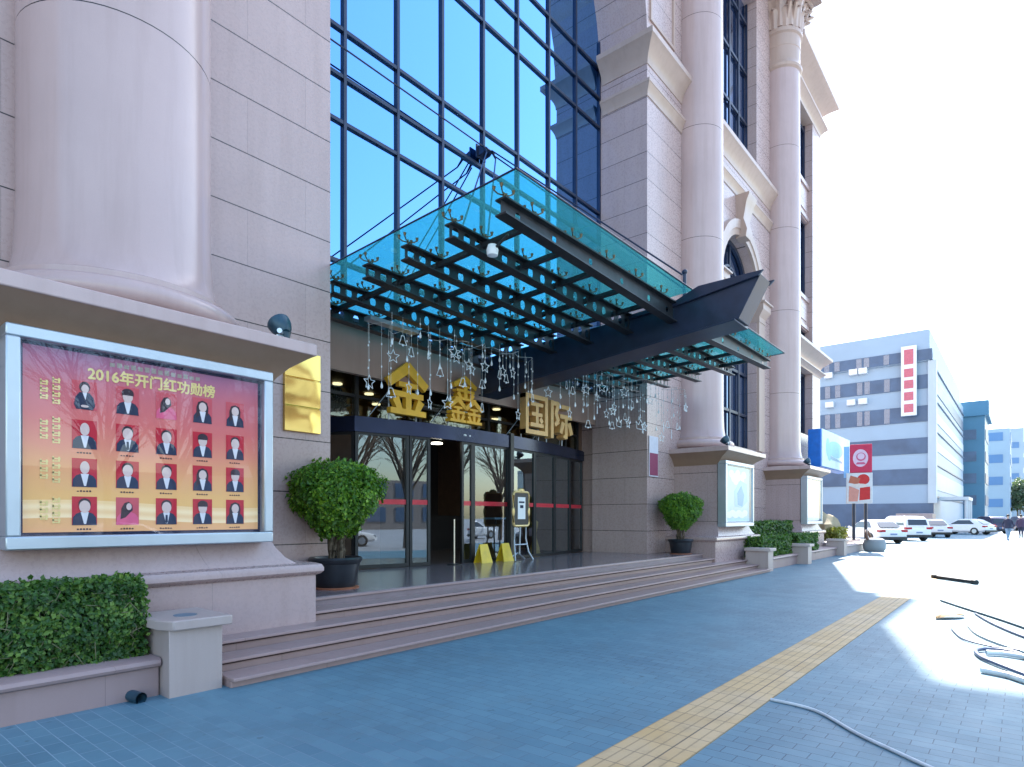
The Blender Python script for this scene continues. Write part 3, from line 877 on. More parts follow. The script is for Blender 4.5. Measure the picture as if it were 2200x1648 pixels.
for q, lab in ((wl, 'thin white feed wire carrying the light strands under the near wing of the canopy'), (wr, 'thin white feed wire carrying the light strands under the far wing of the canopy')):
    tag(MB().tube(q, .004, 4).build('light_wire', M['cord']), lab, 'wire')

# ---------------------------------------------------------------- gold sign characters on the vestibule roof
def bars(mb, strokes, ox=0, oz=0, sx=1, sz=1, d=.05):
    """brush strokes as thick bars; each lies a hair in front of the one before"""
    for (x0, z0, x1, z1, w0, w1) in strokes:
        x0, x1, z0, z1 = ox + x0 * sx, ox + x1 * sx, oz + z0 * sz, oz + z1 * sz
        a, b_ = Vector((x0, 0, z0)), Vector((x1, 0, z1)); t_ = (b_ - a).normalized(); n_ = Vector((-t_.z, 0, t_.x))
        k = .5 * (abs(n_.x) * sx + abs(n_.z) * sz)
        c_ = bars.k = (bars.k + 1) % 60
        f_ = d + .0012 * c_
        pts = [a + n_ * w0 * k, b_ + n_ * w1 * k, b_ - n_ * w1 * k, a - n_ * w0 * k]
        mb.prism([(p_.x, p_.z) for p_ in pts], 'y', -f_, f_)
bars.k = 0
JIN = [(.03, .985, -.50, .60, .15, .13), (-.03, .985, .50, .60, .15, .13), (-.02, .93, .02, .93, .16, .16), (-.25, .60, .25, .60, .10, .10), (0, .62, 0, .03, .15, .15), (-.40, .40, .40, .40, .115, .115),
       (-.34, .31, -.22, .08, .13, .09), (.34, .31, .22, .08, .13, .09), (-.47, .05, .47, .05, .115, .115)]
GUO = [(-.40, 1.0, -.40, 0, .12, .12), (.40, 1.0, .40, 0, .12, .12), (-.46, .945, .46, .945, .11, .11), (-.46, .055, .46, .055, .11, .11), (-.25, .76, .25, .76, .09, .09), (-.22, .51, .22, .51, .09, .09), (-.27, .24, .27, .24, .10, .10), (0, .76, 0, .24, .11, .11), (.12, .42, .22, .32, .09, .08)]
JI = [(-.42, 1.0, -.42, 0, .12, .12), (-.46, .93, -.12, .93, .11, .11), (-.13, .97, -.26, .66, .11, .10), (-.26, .68, -.14, .46, .10, .11), (-.14, .48, -.30, .36, .11, .08), (.0, .88, .42, .88, .11, .11), (-.07, .62, .49, .62, .115, .115), (.21, .62, .21, .04, .13, .13), (.21, .07, .08, .10, .10, .06), (.07, .47, -.04, .16, .12, .10), (.34, .47, .47, .16, .12, .11)]
def glyph(ch, mb):
    if ch == 'jin': bars(mb, JIN)
    elif ch == 'xin':
        bars(mb, JIN, 0, .50, .70, .50); bars(mb, JIN, -.25, 0, .52, .52); bars(mb, JIN, .25, 0, .52, .52)
    elif ch == 'guo': bars(mb, GUO)
    else: bars(mb, JI)
for ch, x, y, rz, desc, m_ in (('jin', 8.34, 9.70, 0.0, 'golden sign character 金 nearest the camera, above the left of the door header', 'gold'),
                               ('xin', 9.88, 9.58, 0.0, 'golden sign character 鑫 made of three stacked repeats, half behind the canopy spine', 'gold'),
                               ('guo', 12.42, 9.56, 0.0, 'boxed pale gold sign character 国 right of the canopy spine', 'gold_side'),
                               ('ji', 13.62, 9.66, 0.0, 'pale gold sign character 际, the last and smallest looking one', 'gold_side')):
    root = empty('sign_character', (x, y, 3.585), desc, 'sign letter', 'golden characters of the hotel name over the doors', rz)
    gm = MB(); glyph(ch, gm)
    o = gm.build('character', M[m_], root); o.location = (0, 0, .10)
    for sx in (-.36, .36): MB().cyl((sx, .14, -.02), (sx, .14, 1.0), .016, None, 8).build('support_leg', M['silver'], root)
    for sx in (-1, 1): MB().cyl((sx * .36, .15, .55), (sx * .66, .45, .0), .009, None, 6).build('brace', M['silver'], root)

# ---------------------------------------------------------------- display cases on the pedestals
def poly_fill(mb, pts, y, m): mb.add([(a, y, b_) for a, b_ in pts], [tuple(range(len(pts)))], m)
def ellipse(cx, cz, rx, rz, n=18, a0=0, a1=2 * math.pi): return [(cx + rx * math.cos(a0 + (a1 - a0) * i / n), cz + rz * math.sin(a0 + (a1 - a0) * i / n)) for i in range(n)]
def poster_mat():
    m, nt, b, N, L = node_mat('award_poster_print')
    g_ = N.new('ShaderNodeTexCoord'); s_ = N.new('ShaderNodeSeparateXYZ'); L.new(g_.outputs['Object'], s_.inputs[0])
    nz = noise_n(nt, g_.outputs['Object'], 1.1, 3)
    v = math_n(nt, 'ADD', math_n(nt, 'DIVIDE', s_.outputs[2], 1.66), math_n(nt, 'MULTIPLY', math_n(nt, 'SUBTRACT', nz.outputs[0], .5), .16))
    c = ramp_n(nt, v, [(.0, (.70, .36, .17)), (.15, (.72, .42, .15)), (.30, (.70, .35, .15)), (.46, (.64, .23, .15)), (.62, (.57, .14, .13)), (.82, (.48, .13, .16)), (1.0, (.25, .12, .22))])  # purple top mixes sky reflected in the cover glass into the print
    wv = math_n(nt, 'ADD', s_.outputs[2], math_n(nt, 'MULTIPLY', math_n(nt, 'SINE', math_n(nt, 'MULTIPLY', s_.outputs[0], 2.2)), .03))
    band = math_n(nt, 'MULTIPLY', math_n(nt, 'LESS_THAN', wv, .26), math_n(nt, 'GREATER_THAN', wv, .10))
    st = math_n(nt, 'MULTIPLY_ADD', math_n(nt, 'SINE', math_n(nt, 'MULTIPLY', wv, 70)), .2, .6)
    c = mix_c(nt, math_n(nt, 'MULTIPLY', band, st), c, (.90, .70, .42))
    L.new(c, b.inputs['Base Color']); b.inputs['Roughness'].default_value = .6; b.inputs['Specular IOR Level'].default_value = .2
    b.inputs['Emission Color'].default_value = (1, 1, 1, 1); L.new(c, b.inputs['Emission Color']); b.inputs['Emission Strength'].default_value = .05  # print also emits its own colour, weakly
    return m
def flat(name, c): return mat(name, c, .7, 0, .15, .06, 8)
PR = [flat('print_red', (.55, .03, .05)), flat('print_navy', (.035, .045, .08)), flat('print_white', (.72, .68, .70)), flat('print_skin', (.70, .52, .47)), flat('print_hair', (.05, .035, .045)), flat('print_pink', (.72, .12, .22)), flat('print_gold', (.80, .62, .25)), flat('print_pale_red', (.60, .10, .12))]
def portrait(kind, bg):
    mb = MB(); w_, h_ = .112, .152
    poly_fill(mb, [(-w_, -h_), (w_, -h_), (w_, h_), (-w_, h_)], 0, bg)
    e = -.002
    bodym = 5 if kind == 'pink' else 1
    if kind == 'stand':
        poly_fill(mb, [(-.075, -.15), (.075, -.15), (.095, -.10), (.08, -.02), (.045, .03), (-.045, .03), (-.08, -.02), (-.095, -.10)], e, 1)
        poly_fill(mb, [(-.02, .03), (.02, .03), (.006, -.05)], e * 2, 2)
        poly_fill(mb, ellipse(0, -.115, .035, .014), e * 2, 3); poly_fill(mb, ellipse(0, .085, .048, .062), e * 1.5, 4); poly_fill(mb, ellipse(.003, .07, .033, .045), e * 2.5, 3)
        return mb
    poly_fill(mb, [(-w_ * .97, -h_), (w_ * .97, -h_), (w_ * .92, -.07), (.075, -.03), (.035, -.012), (-.035, -.012), (-.075, -.03), (-w_ * .92, -.07)], e, bodym)
    if kind == 'woman':
        poly_fill(mb, [(-.075, -.10), (-.07, .04), (-.05, .10), (0, .122), (.05, .10), (.068, .04), (.06, -.06), (.0, -.03)], e * 1.6, 4)
    if kind == 'pink':
        poly_fill(mb, [(-.07, -.09), (-.06, .03), (-.03, .09), (.01, .105), (.045, .07), (.05, .01), (.03, -.01), (-.02, -.07)], e * 1.6, 4)
    if kind != 'pink': poly_fill(mb, [(-.036, -.012), (.036, -.012), (.012, -.14), (-.006, -.14)], e * 2, 2)
    if kind == 'tie': poly_fill(mb, [(-.011, -.04), (.011, -.04), (.014, -.12), (0, -.14), (-.014, -.12)], e * 2.6, 1)
    if kind not in ('bald', 'woman', 'pink'): poly_fill(mb, ellipse(0, .075, .056, .06), e * 1.8, 4)
    fx, fz, rx, rz = {'bald': (0, .055, .042, .068), 'woman': (0, .04, .045, .058), 'pink': (.012, .05, .026, .038)}.get(kind, (0, .045, .05, .066))
    poly_fill(mb, ellipse(fx, fz, rx, rz), e * 3, 3)
    if kind == 'cap': poly_fill(mb, ellipse(0, .085, .058, .05, 14, 0, math.pi) + [(-.058, .06), (.058, .06)][::1], e * 3.6, 4)
    return mb
def case(cx, yb, label, content):
    """yb: plane of the pedestal face the case hangs on; front is 0.26 m forward"""
    W, H_, D = 1.19, .955, .26
    root = empty('display_case', (cx, yb, 1.32), label, 'display case', None)
    f_ = MB(); t_ = .105
    for q in (([-W, W], [0, t_ * 1.1]), ([-W, W], [2 * H_ - t_, 2 * H_]), ([-W, -W + t_], [t_ * 1.1, 2 * H_ - t_]), ([W - t_, W], [t_ * 1.1, 2 * H_ - t_])):
        x0, x1 = q[0]; z0, z1 = q[1]
        f_.box(x0, x1, -D, -.01, z0, z1)
    f_.build('frame', M['silver'], root, .012)
    MB().box(-W + t_, W - t_, -D + .10, -.012, t_ * 1.1, 2 * H_ - t_).build('backing', M['header'], root)
    MB().add([(-W + t_, -D + .03, t_ * 1.1), (W - t_, -D + .03, t_ * 1.1), (W - t_, -D + .03, 2 * H_ - t_), (-W + t_, -D + .03, 2 * H_ - t_)], [(0, 1, 2, 3)]).build('cover_glass', M['cover'], root, fix=False)
    pw, p0, p1 = W - t_ - .03, t_ * 1.1 + .03, 2 * H_ - t_ - .03
    content(root, pw, p0, p1, -D + .098)
    return root
def award(root, pw, p0, p1, y):
    pm_ = MB(); pm_.add([(-pw, 0, 0), (pw, 0, 0), (pw, 0, p1 - p0), (-pw, 0, p1 - p0)], [(0, 1, 2, 3)])
    po_ = pm_.build('poster', poster_mat(), root, fix=False); po_.location = (0, y, p0)
    xs = [1.848, 2.199, 2.547, 2.90, 3.245]; zs = [2.712, 2.355, 2.005, 1.657]
    kinds_ = [['stand', 'cap', 'pink', 'woman', 'woman'], ['bald', 'tie', 'man', 'cap', 'man'], ['bald', 'man', 'man', 'woman', 'cap'], ['man', 'pink', 'tie', 'cap', 'woman']]
    rz_ = random.Random(3)
    for r_ in range(4):
        for c_ in range(5):
            o = portrait(kinds_[r_][c_], 7 if r_ < 1 else (0 if kinds_[r_][c_] != 'pink' else 7)).build('portrait', PR, po_, 0, False, False); o.scale = (.88, 1, .86)
            o.location = (xs[c_] - 2.45, -.003, zs[r_] - 1.32 - p0)
            if r_:                # small illegible caption strokes
                cm = MB()
                for k in range(5): cm.box(-.06 + k * .024, -.045 + k * .024, -.001, 0, -.175, -.175 + .016 * rz_.uniform(.6, 1))
                c2 = cm.build('caption', PR[4], po_, 0, True, False); c2.location = (xs[c_] - 2.45, -.003, zs[r_] - 1.32 - p0)
    text_obj('title', '2016年开门红功勋榜', .13, (0.0, -.004, 2.925 - 1.32 - p0), PR[6], po_, 0, 0, 1, 0, (1.15, .125), .0045)
    bl = MB()                     # faint upper line of printing, unreadable in the picture
    for k in range(14): bl.box(-.40 + k * .06, -.40 + k * .06 + .042, -.001, 0, 0, .05 * rz_.uniform(.7, 1))
    b2 = bl.build('print_row', flat('print_grey', (.35, .30, .26)), po_, 0, True, False); b2.location = (0, -.003, 3.015 - 1.32 - p0)
    for zz, al in ((2.72, 6), (2.37, 6), (2.02, 6), (1.66, 6)):   # gold vertical character blocks at the left edge
        bl = MB()
        for cx_, n_ in ((-.05, 3), (.04, 4)):
            for k in range(n_):
                z_ = .10 - k * .062 - (.03 if cx_ < 0 else 0)
                bl.box(cx_ - .03, cx_ + .03, -.001, 0, z_ - .006, z_ + .006); bl.box(cx_ - .03, cx_ - .018, -.001, 0, z_ - .03, z_ + .02)
                bl.box(cx_ + .012, cx_ + .026, -.0012, 0, z_ - .03, z_ + .016); bl.box(cx_ - .02, cx_ + .02, -.0014, 0, z_ - .028, z_ - .018)
        b2 = bl.build('side_heading', PR[6], po_, 0, True, False); b2.location = (1.595 - 2.45, -.003, zz - 1.32 - p0)
def pale(root, pw, p0, p1, y):
    pm_ = MB(); h_ = p1 - p0
    pm_.add([(-pw, 0, 0), (pw, 0, 0), (pw, 0, h_), (-pw, 0, h_)], [(0, 1, 2, 3)], 0)
    for i in range(7): poly_fill(pm_, ellipse(-.5 + .17 * i, h_ - .22 - .1 * (i % 3), .22, .12 + .03 * (i % 2)), -.002 - .0004 * i, 1)
    poly_fill(pm_, [(-.25, .45), (.35, .42), (.85, .62), (.8, 1.15), (.2, 1.25), (-.3, .9)], -.006, 2)
    poly_fill(pm_, [(.0, .5), (.4, .45), (.55, .8), (.3, 1.1), (-.05, .85)], -.008, 3)
    for i in range(6): poly_fill(pm_, ellipse(-.7 + .26 * i, .2 + .05 * (i % 2), .25, .1), -.009 - .0004 * i, 1)
    o = pm_.build('poster', [flat('pale_teal_print', (.50, .70, .72)), flat('cloud_white_print', (.78, .84, .86)), flat('sea_blue_print', (.30, .60, .72)), flat('deep_blue_print', (.06, .38, .60))], root, 0, False, False); o.location = (0, y, p0)
def pale_green(root, pw, p0, p1, y):
    pm_ = MB(); h_ = p1 - p0
    pm_.add([(-pw, 0, 0), (pw, 0, 0), (pw, 0, h_), (-pw, 0, h_)], [(0, 1, 2, 3)], 0)
    for i in range(6): poly_fill(pm_, ellipse(-.5 + .2 * i, .3 + .08 * (i % 2), .26, .16), -.002 - .0004 * i, 1)
    poly_fill(pm_, ellipse(.1, .95, .5, .3), -.006, 2)
    o = pm_.build('poster', [flat('pale_green_print', (.55, .66, .62)), flat('mist_white_print', (.78, .82, .80)), flat('grey_green_print', (.46, .56, .55))], root, 0, False, False); o.location = (0, y, p0)
case(2.45, 6.77, 'large silver framed display case with red and gold poster of portraits', award)
case(18.6, 6.77, 'silver display case with pale teal poster right of the steps, nearer of two', pale)
case(27.2, 6.77, 'farther silver display case with misty grey green poster beyond the hedges', pale_green)

# ---------------------------------------------------------------- small things on the facade
def floodlamp(loc, rz, label):
    root = empty('floodlight', loc, label, 'floodlight', 'floodlights on the pedestal tops', rz)
    b = MB(); b.box(-.10, .10, -.10, .10, 0, .025); b.cyl((0, 0, .02), (0, 0, .12), .05, .07, 12); b.build('base', M['lamp_blue'], root)
    h_ = MB()
    h_.lathe([(.06, .02), (.10, .06), (.13, .14), (.135, .20), (.10, .21)], 0, 0, 18)
    for i, v in enumerate(h_.v):
        q = Matrix.Rotation(R(-40), 3, 'X') @ Vector(v); h_.v[i] = (q.x, q.y - .02, q.z + .10)
    h_.build('head', M['lamp_blue'], root)
    k = MB(); k.cyl((-.07, -.05, .05), (-.19, -.1, .03), .012, None, 6); k.cyl((-.14, -.08, .10), (-.05, 0, .10), .03, None, 8); k.build('lever', M['silver'], root)
    return root
f0 = floodlamp((3.80, 6.55, 3.605), R(10), 'dark blue floodlight on the pedestal top left of the brass plaque')
f0.scale = (.98, .98, .98)
for loc, rz, lab in (((1.02, 6.50, 3.605), R(20), 'dark floodlight cut by the left edge of the photo, on the pedestal top'),
                     ((17.5, 6.5, 3.605), R(0), 'dark floodlight on the pedestal above the pale teal display case'),
                     ((26.2, 6.5, 3.605), R(0), 'dark floodlight on the far pedestal before the blue sign')):
    o = copy_tree(f0); o.location = loc; o.rotation_euler = (0, 0, rz); o['label'] = lab; o.scale = (1.0, 1.0, 1.0)
# brass plaque: polished, slightly wavy sheet
m_, nt, b, N, L = node_mat('polished_brass')
b.inputs['Base Color'].default_value = (.66, .47, .14, 1); b.inputs['Metallic'].default_value = 1; b.inputs['Roughness'].default_value = .06
g_ = N.new('ShaderNodeNewGeometry'); nz = noise_n(nt, g_.outputs['Position'], 2.0, 1); bump_n(nt, nz.outputs[0], .12, .05, b)
pq = MB(); pst = []
for a, b_, t_ in ((2.83, 3.19, 0), (3.20, 3.60, .002), (3.61, 4.0, -.001)):  # seams shaped in for joint lines mirrored in the brass
    pst += [(4.675, 5.24, 8.06, 8.098, a), (4.67, 5.245, 8.045 + t_, 8.098, a + .008), (4.67, 5.245, 8.045 - t_, 8.098, b_ - .008), (4.675, 5.24, 8.06, 8.098, b_)]
pq.rects(pst)
tag(pq.build('wall_plaque', m_), 'tall polished brass plaque on the granite pier', 'plaque')
# red and white notice on the far pier
nt_ = empty('wall_notice', (16.05, 8.09, 2.75), 'narrow white and purple red notice on the far pier beside the doors', 'notice')
MB().box(-.27, .27, -.02, 0, 0, 1.14).build('board', flat('notice_white', (.62, .60, .66)), nt_)
MB().box(-.25, .25, -.024, -.0205, .03, .66).build('lower_panel', flat('notice_purple', (.28, .07, .12)), nt_)

# gold framed notice stand and barrier post
ns = empty('notice_stand', (11.38, 9.15, .572), 'gold framed dark notice board with white sheet on a stand by the door post', 'sign stand')
f_ = MB()
W_, z0, z1 = .29, .82, 1.62
n = 8
def rr_path(w_, a, b_, r_):
    pts = []
    for cx_, cz_, s_ in ((w_ - r_, b_ - r_, 0), (-w_ + r_, b_ - r_, 90), (-w_ + r_, a + r_, 180), (w_ - r_, a + r_, 270)):
        for k in range(5):
            an = R(s_ + 90 * k / 4); pts.append((cx_ + r_ * math.cos(an), cz_ + r_ * math.sin(an)))
    return pts
pp = rr_path(W_, z0, z1, .08); pp.append(pp[0])
f_.tube([(a, 0, c_) for a, c_ in pp], .03, 8)
f_.ell((0, 0, z1 + .04), .13, .035, .05); f_.ell((-W_, 0, 1.15), .045, .03, .12); f_.ell((W_, 0, 1.15), .045, .03, .12)
f_.build('frame', mat('gilt_frame', (.72, .52, .22), .35, .5), ns)
MB().box(-W_ + .02, W_ - .02, -.01, .015, z0 + .02, z1 - .02).build('board', M['black'], ns)
MB().box(-.14, .14, -.018, -.0105, z0 + .16, z1 - .12).build('sheet', M['white'], ns)
for a, b_, c_ in ((.10, 1.36, 1.40), (.06, 1.24, 1.31)): MB().box(-a, a, -.022, -.0185, b_, c_).build('printing', PR[1], ns)
lg = MB()
for s_ in (-1, 1): lg.tube([(s_ * .2, .02, z0), (s_ * .22, .03, .5), (s_ * .26, -.02, .2), (s_ * .34, -.1, .01)], .02, 8)
lg.tube([(-.34, .16, .02), (0, .1, .18), (.34, .16, .02)], .018, 8); lg.cyl((0, .05, .15), (0, .03, z0), .02, None, 8); lg.tube([(-.24, 0, .38), (.24, 0, .38)], .015, 8)
lg.build('stand', M['silver'], ns)
bp = empty('barrier_post', (9.45, 9.45, .572), 'slim pale metal post standing in the open doorway', 'post')
MB().cyl((0, 0, .02), (0, 0, .98), .018, None, 12).build('pole', mat('pale_brass_pole', (.75, .68, .55), .3, .6), bp)
MB().lathe([(.16, 0), (.16, .012), (.03, .03)], 0, 0, 20).build('base', M['black'], bp)
# yellow boards added before the glass in place of yellow reflections
for k, (x, y, lab) in enumerate(((10.28, 9.36, 'yellow folded board standing in for a reflection in the glass, next to the open doorway'), (11.0, 9.33, 'yellow folded board standing in for a reflection in the glass, beside the notice stand'))):
    root = empty('reflection_board', (x, y, .572), lab, 'reflection board', 'yellow reflection boards at the doors')
    q = MB()
    for s_ in (-1, 1):
        q.loft([[(-.18, s_ * .12 - .01, 0), (.18, s_ * .12 - .01, 0), (.18, s_ * .12 + .01, 0), (-.18, s_ * .12 + .01, 0)], [(-.13, -.01, .42), (.13, -.01, .42), (.13, .01, .42), (-.13, .01, .42)]])
    q.build('boards', mat('yellow_plastic', (.70, .48, .01), .4), root)
# small round table with blue cloth by the right panes
tb = empty('lobby_table', (13.0, 11.0, .56), 'tall narrow table with pale blue top behind the right hand glass', 'table')
MB().box(-.75, .75, -.25, .25, .98, 1.03).build('table_top', mat('pale_blue_top', (.25, .45, .65), .35), tb)
for sx in (-.65, .65):
    for sy in (-.2, .2): MB().cyl((sx, sy, 0), (sx, sy, .98), .025, None, 8).build('leg', M['black'], tb)
gb = empty('gold_ribbon_stand', (13.6, 10.45, .56), 'gold draped ribbon stand behind the right hand glass', 'stand')
MB().lathe([(.16, 0), (.13, .2), (.06, .45), (.05, .6), (.09, .8), (.10, .9), (.02, .98)], 0, 0, 12).build('drape', mat('gold_cloth', (.62, .42, .10), .6), gb)

# ---------------------------------------------------------------- planting
def leaves(pts_fn, count, size, rnd, mb, m=0):
    for _ in range(count):
        p_, nrm = pts_fn(rnd)
        up = (nrm + Vector((rnd.uniform(-.8, .8), rnd.uniform(-.8, .8), rnd.uniform(-.5, .8)))).normalized()
        t_ = up.cross(Vector((rnd.uniform(-1, 1), rnd.uniform(-1, 1), rnd.uniform(-1, 1))))
        if t_.length < .05: continue
        t_.normalize(); s_ = size * rnd.uniform(.6, 1.3); w_ = up.cross(t_) * s_ * .34
        a = p_; b_ = p_ + t_ * s_ * .5 + up * s_ * .10; c_ = p_ + t_ * s_
        mb.add([a, b_ + w_, c_, b_ - w_], [(0, 1, 2, 3)], m)
def topiary_crown(rnd, n=15000):
    prof = [(.16, .70), (.25, .82), (.37, .95), (.50, 1.08), (.60, 1.25), (.63, 1.42), (.59, 1.60), (.5, 1.74), (.3, 1.83), (.04, 1.87)]
    def rad(z):
        for (r0, z0), (r1, z1) in zip(prof, prof[1:]):
            if z0 <= z <= z1: return r0 + (r1 - r0) * (z - z0) / (z1 - z0)
        return 0
    mb = MB()
    def fn(r_):
        while True:
            z = r_.uniform(.74, 1.87); rr = rad(z)
            if r_.random() < rr / .69: break
        a = r_.uniform(0, 2 * math.pi)
        d = Vector((math.cos(a), math.sin(a), 0))
        k = .98 + .30 * noise.noise(Vector((d.x * 2.2 + 3, d.y * 2.2, z * 3.0))) + .17 * noise.noise(Vector((d.x * 8, d.y * 8, z * 10)))
        depth = r_.random() ** 2 * .26
        zc = 1.3 + (z - 1.3) * (1 - depth * .6) * (1 + .3 * (k - 1))
        p_ = Vector((0, 0, zc)) + d * rr * k * (1 - depth)
        nrm = (d + Vector((0, 0, (z - 1.25) * 1.6))).normalized()
        return p_, nrm
    leaves(fn, n, .044, rnd, mb); leaves(fn, n // 5, .07, rnd, mb)
    core = [(r_ * .70, 1.3 + (z - 1.3) * .78) for r_, z in prof]
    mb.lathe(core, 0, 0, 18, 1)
    return mb
def topiary(loc, label, rz=0):
    root = empty('potted_topiary', loc, label, 'potted tree', 'clipped potted trees beside the doors', rz)
    pt = MB(); pt.lathe([(.27, .0), (.285, .02), (.345, .36), (.375, .39), (.385, .43), (.365, .455), (.335, .45), (.32, .38), (.02, .38)], 0, 0, 36); pt.build('pot', M['pot'], root)
    MB().lathe([(.33, -.002), (.34, .02), (.29, .03)], 0, 0, 30).build('saucer', M['terracotta'], root)
    MB().lathe([(.32, .385), (.1, .40), (.01, .41)], 0, 0, 20).build('soil', M['soil'], root)
    rnd = random.Random(5)
    tr = MB()
    for k in range(7):
        a = k * 2.4; r0 = .05 + .03 * (k % 3); top = Vector((.26 * math.cos(a), .26 * math.sin(a), 1.0 + .15 * rnd.random()))
        b0 = Vector((r0 * math.cos(a), r0 * math.sin(a), .38))
        pth = [b0.lerp(top, s_) + Vector((rnd.uniform(-.025, .025), rnd.uniform(-.025, .025), 0)) * (0 < s_ < 1) - Vector((math.cos(a), math.sin(a), 0)) * .07 * math.sin(s_ * math.pi) for s_ in (0, .25, .5, .75, 1)]
        tr.tube(pth, lambda s_: .032 - .014 * s_, 7)
        for q in range(3):
            st = pth[2 + q % 3]; an = a + rnd.uniform(-1, 1)
            tr.tube([st, st + Vector((.12 * math.cos(an), .12 * math.sin(an), .16)), st + Vector((.22 * math.cos(an), .22 * math.sin(an), .36))], lambda s_: .016 - .009 * s_, 5)
    tr.build('trunk', M['trunk'], root)
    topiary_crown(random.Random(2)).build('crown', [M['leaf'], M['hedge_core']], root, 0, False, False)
    return root
tp = topiary((5.28, 7.72, .565), 'round clipped bright green tree in a black pot left of the doors')
o = copy_tree(tp); o.location = (16.35, 7.4, .565); o.scale = (.92, .92, .92); o.rotation_euler = (0, 0, 2.1); o['label'] = 'round clipped tree in a black pot right of the doors, before the far pedestal'

def hedge(name, x0, x1, y0, y1, z0, z1, label, n, size=.05, seed=1, m='hedge', cat='hedge', rough=.05):
    rnd = random.Random(seed)
    root = empty(name, ((x0 + x1) / 2, (y0 + y1) / 2, z0), label, cat)
    mb = MB(); c0 = Vector(((x0 + x1) / 2, (y0 + y1) / 2, z0)); hx, hy, hz = (x1 - x0) / 2, (y1 - y0) / 2, z1 - z0
    A = [(hx * hz * 2, 0), (hx * hy * 2, 1), (hy * hz, 2), (hy * hz, 3), (hx * hz, 4)]
    tot = sum(a for a, _ in A)
    def fn(r_):
        q = r_.random() * tot
        for a, k in A:
            if q < a: break
            q -= a
        u, v = r_.uniform(-1, 1), r_.random()
        if k == 0: p_, nn = Vector((u * hx, -hy, v * hz)), Vector((0, -1, .15))
        elif k == 1: p_, nn = Vector((u * hx, (2 * v - 1) * hy, hz)), Vector((0, 0, 1))
        elif k == 2: p_, nn = Vector((hx, u * hy, v * hz)), Vector((1, 0, .15))
        elif k == 3: p_, nn = Vector((-hx, u * hy, v * hz)), Vector((-1, 0, .15))
        else: p_, nn = Vector((u * hx, hy, v * hz)), Vector((0, 1, .15))
        w_ = p_ + c0
        b_ = rough * (noise.noise(w_ * 4.5) + .6 * noise.noise(w_ * 11)) - r_.random() ** 2 * rough * 1.6
        # round the top edges, thin out the foot
        if p_.z > hz - .08: b_ -= .03 * (p_.z - hz + .08) / .08
        p_ = p_ + nn * b_
        return p_, nn
    leaves(fn, n, size, rnd, mb)
    mb.build('foliage', M[m], root, 0, False, False)
    k = rough * 1.5
    if n > 15000:                # bare twigs poking out of the clipped face
        tw = MB()
        for _ in range(230):
            x, z = rnd.uniform(-hx, hx), rnd.uniform(.0, hz * .8); y = -hy + rnd.uniform(0, .06)
            p_ = Vector((x, y, z)); tw.tube([p_, p_ + Vector((rnd.uniform(-.05, .05), rnd.uniform(-.05, .01), rnd.uniform(.03, .10))), p_ + Vector((rnd.uniform(-.10, .10), rnd.uniform(-.07, .0), rnd.uniform(.08, .18)))], .0032, 4)
        tw.build('twig', mat('pale_twig', (.17, .16, .09), .9), root)
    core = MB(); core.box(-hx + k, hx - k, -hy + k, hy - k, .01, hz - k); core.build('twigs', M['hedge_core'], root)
    return root
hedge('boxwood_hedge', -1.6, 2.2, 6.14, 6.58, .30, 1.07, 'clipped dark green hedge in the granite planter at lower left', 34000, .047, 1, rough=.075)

def planter(name, x0, x1, yf, yb, ht, label):
    mb = MB(); mb.box(x0, x1, yf + .05, yb, -.03, ht - .085)
    mb.rects([(x0, x1, yf + .03, yb, ht - .085), (x0, x1, yf, yb, ht - .07), (x0, x1, yf - .012, yb, ht - .045), (x0, x1, yf, yb, ht - .015), (x0, x1, yf + .03, yb, ht)])
    return tag(mb.build(name, M['planter']), label, 'planter')
planter('planter_wall', -12, 2.24, 5.93, 6.61, .345, 'low pink granite planter wall below the hedge at lower left')
planter('planter_wall', 19.08, 22.45, 5.9, 6.61, .36, 'low granite planter wall right of the steps, between two pale pillars')
planter('planter_wall', 22.92, 28.4, 5.95, 6.61, .36, 'far low granite planter wall beyond the second pale pillar')
def pillar(x, y0, y1, label):
    root = empty('stub_pillar', (x, y0, 0), label, 'pillar', 'stub pillars along the planters')
    d = y1 - y0
    mb = MB(); mb.box(-.235, .235, 0, d, -.03, .595); mb.build('shaft', M['pale_stone'], root, .006)
    c_ = MB(); pts = [(-.30, .10), (-.22, -.05), (.30, -.07), (.30, d + .02), (-.30, d + .02)]; c_.prism(pts, 'z', .595, .685); c_.build('cap', M['pale_stone'], root, .012)
    MB().lathe([(.10, .6855), (.10, .690)], 0, .24, 24).build('inlay_disc', mat('blue_grey_disc', (.10, .16, .22), .4), root)
    return root
pl = pillar(2.49, 5.79, 6.45, 'short pale stone pillar with flat cap left of the steps')
for x, y, lab in ((18.85, 5.72, 'short pale stone pillar at the right end of the steps'), (22.69, 5.6, 'second short pale stone pillar along the right hand planters'), (28.65, 5.7, 'farthest short pale stone pillar, by the sunlit edge')):
    o = copy_tree(pl); o.location = (x, y, 0); o['label'] = lab
hedge('boxwood_hedge', 19.2, 22.3, 6.1, 6.6, .30, .98, 'clipped hedge beside the right end of the steps', 5200, .09, 4)
hedge('boxwood_hedge', 23.0, 25.6, 6.05, 6.55, .30, 1.0, 'small clipped hedge block beyond the second pale pillar', 4200, .09, 5)
hedge('boxwood_hedge', 20.4, 25.4, 6.9, 7.5, .60, 1.45, 'taller rear hedge row along the foot of the far wall', 5000, .10, 6)
sq = hedge('clipped_shrub', 20.95, 22.2, 7.5, 8.0, 1.3, 2.35, 'dark green square clipped shrub between the far display cases', 4200, .09, 8, 'hedge', 'shrub', .08)
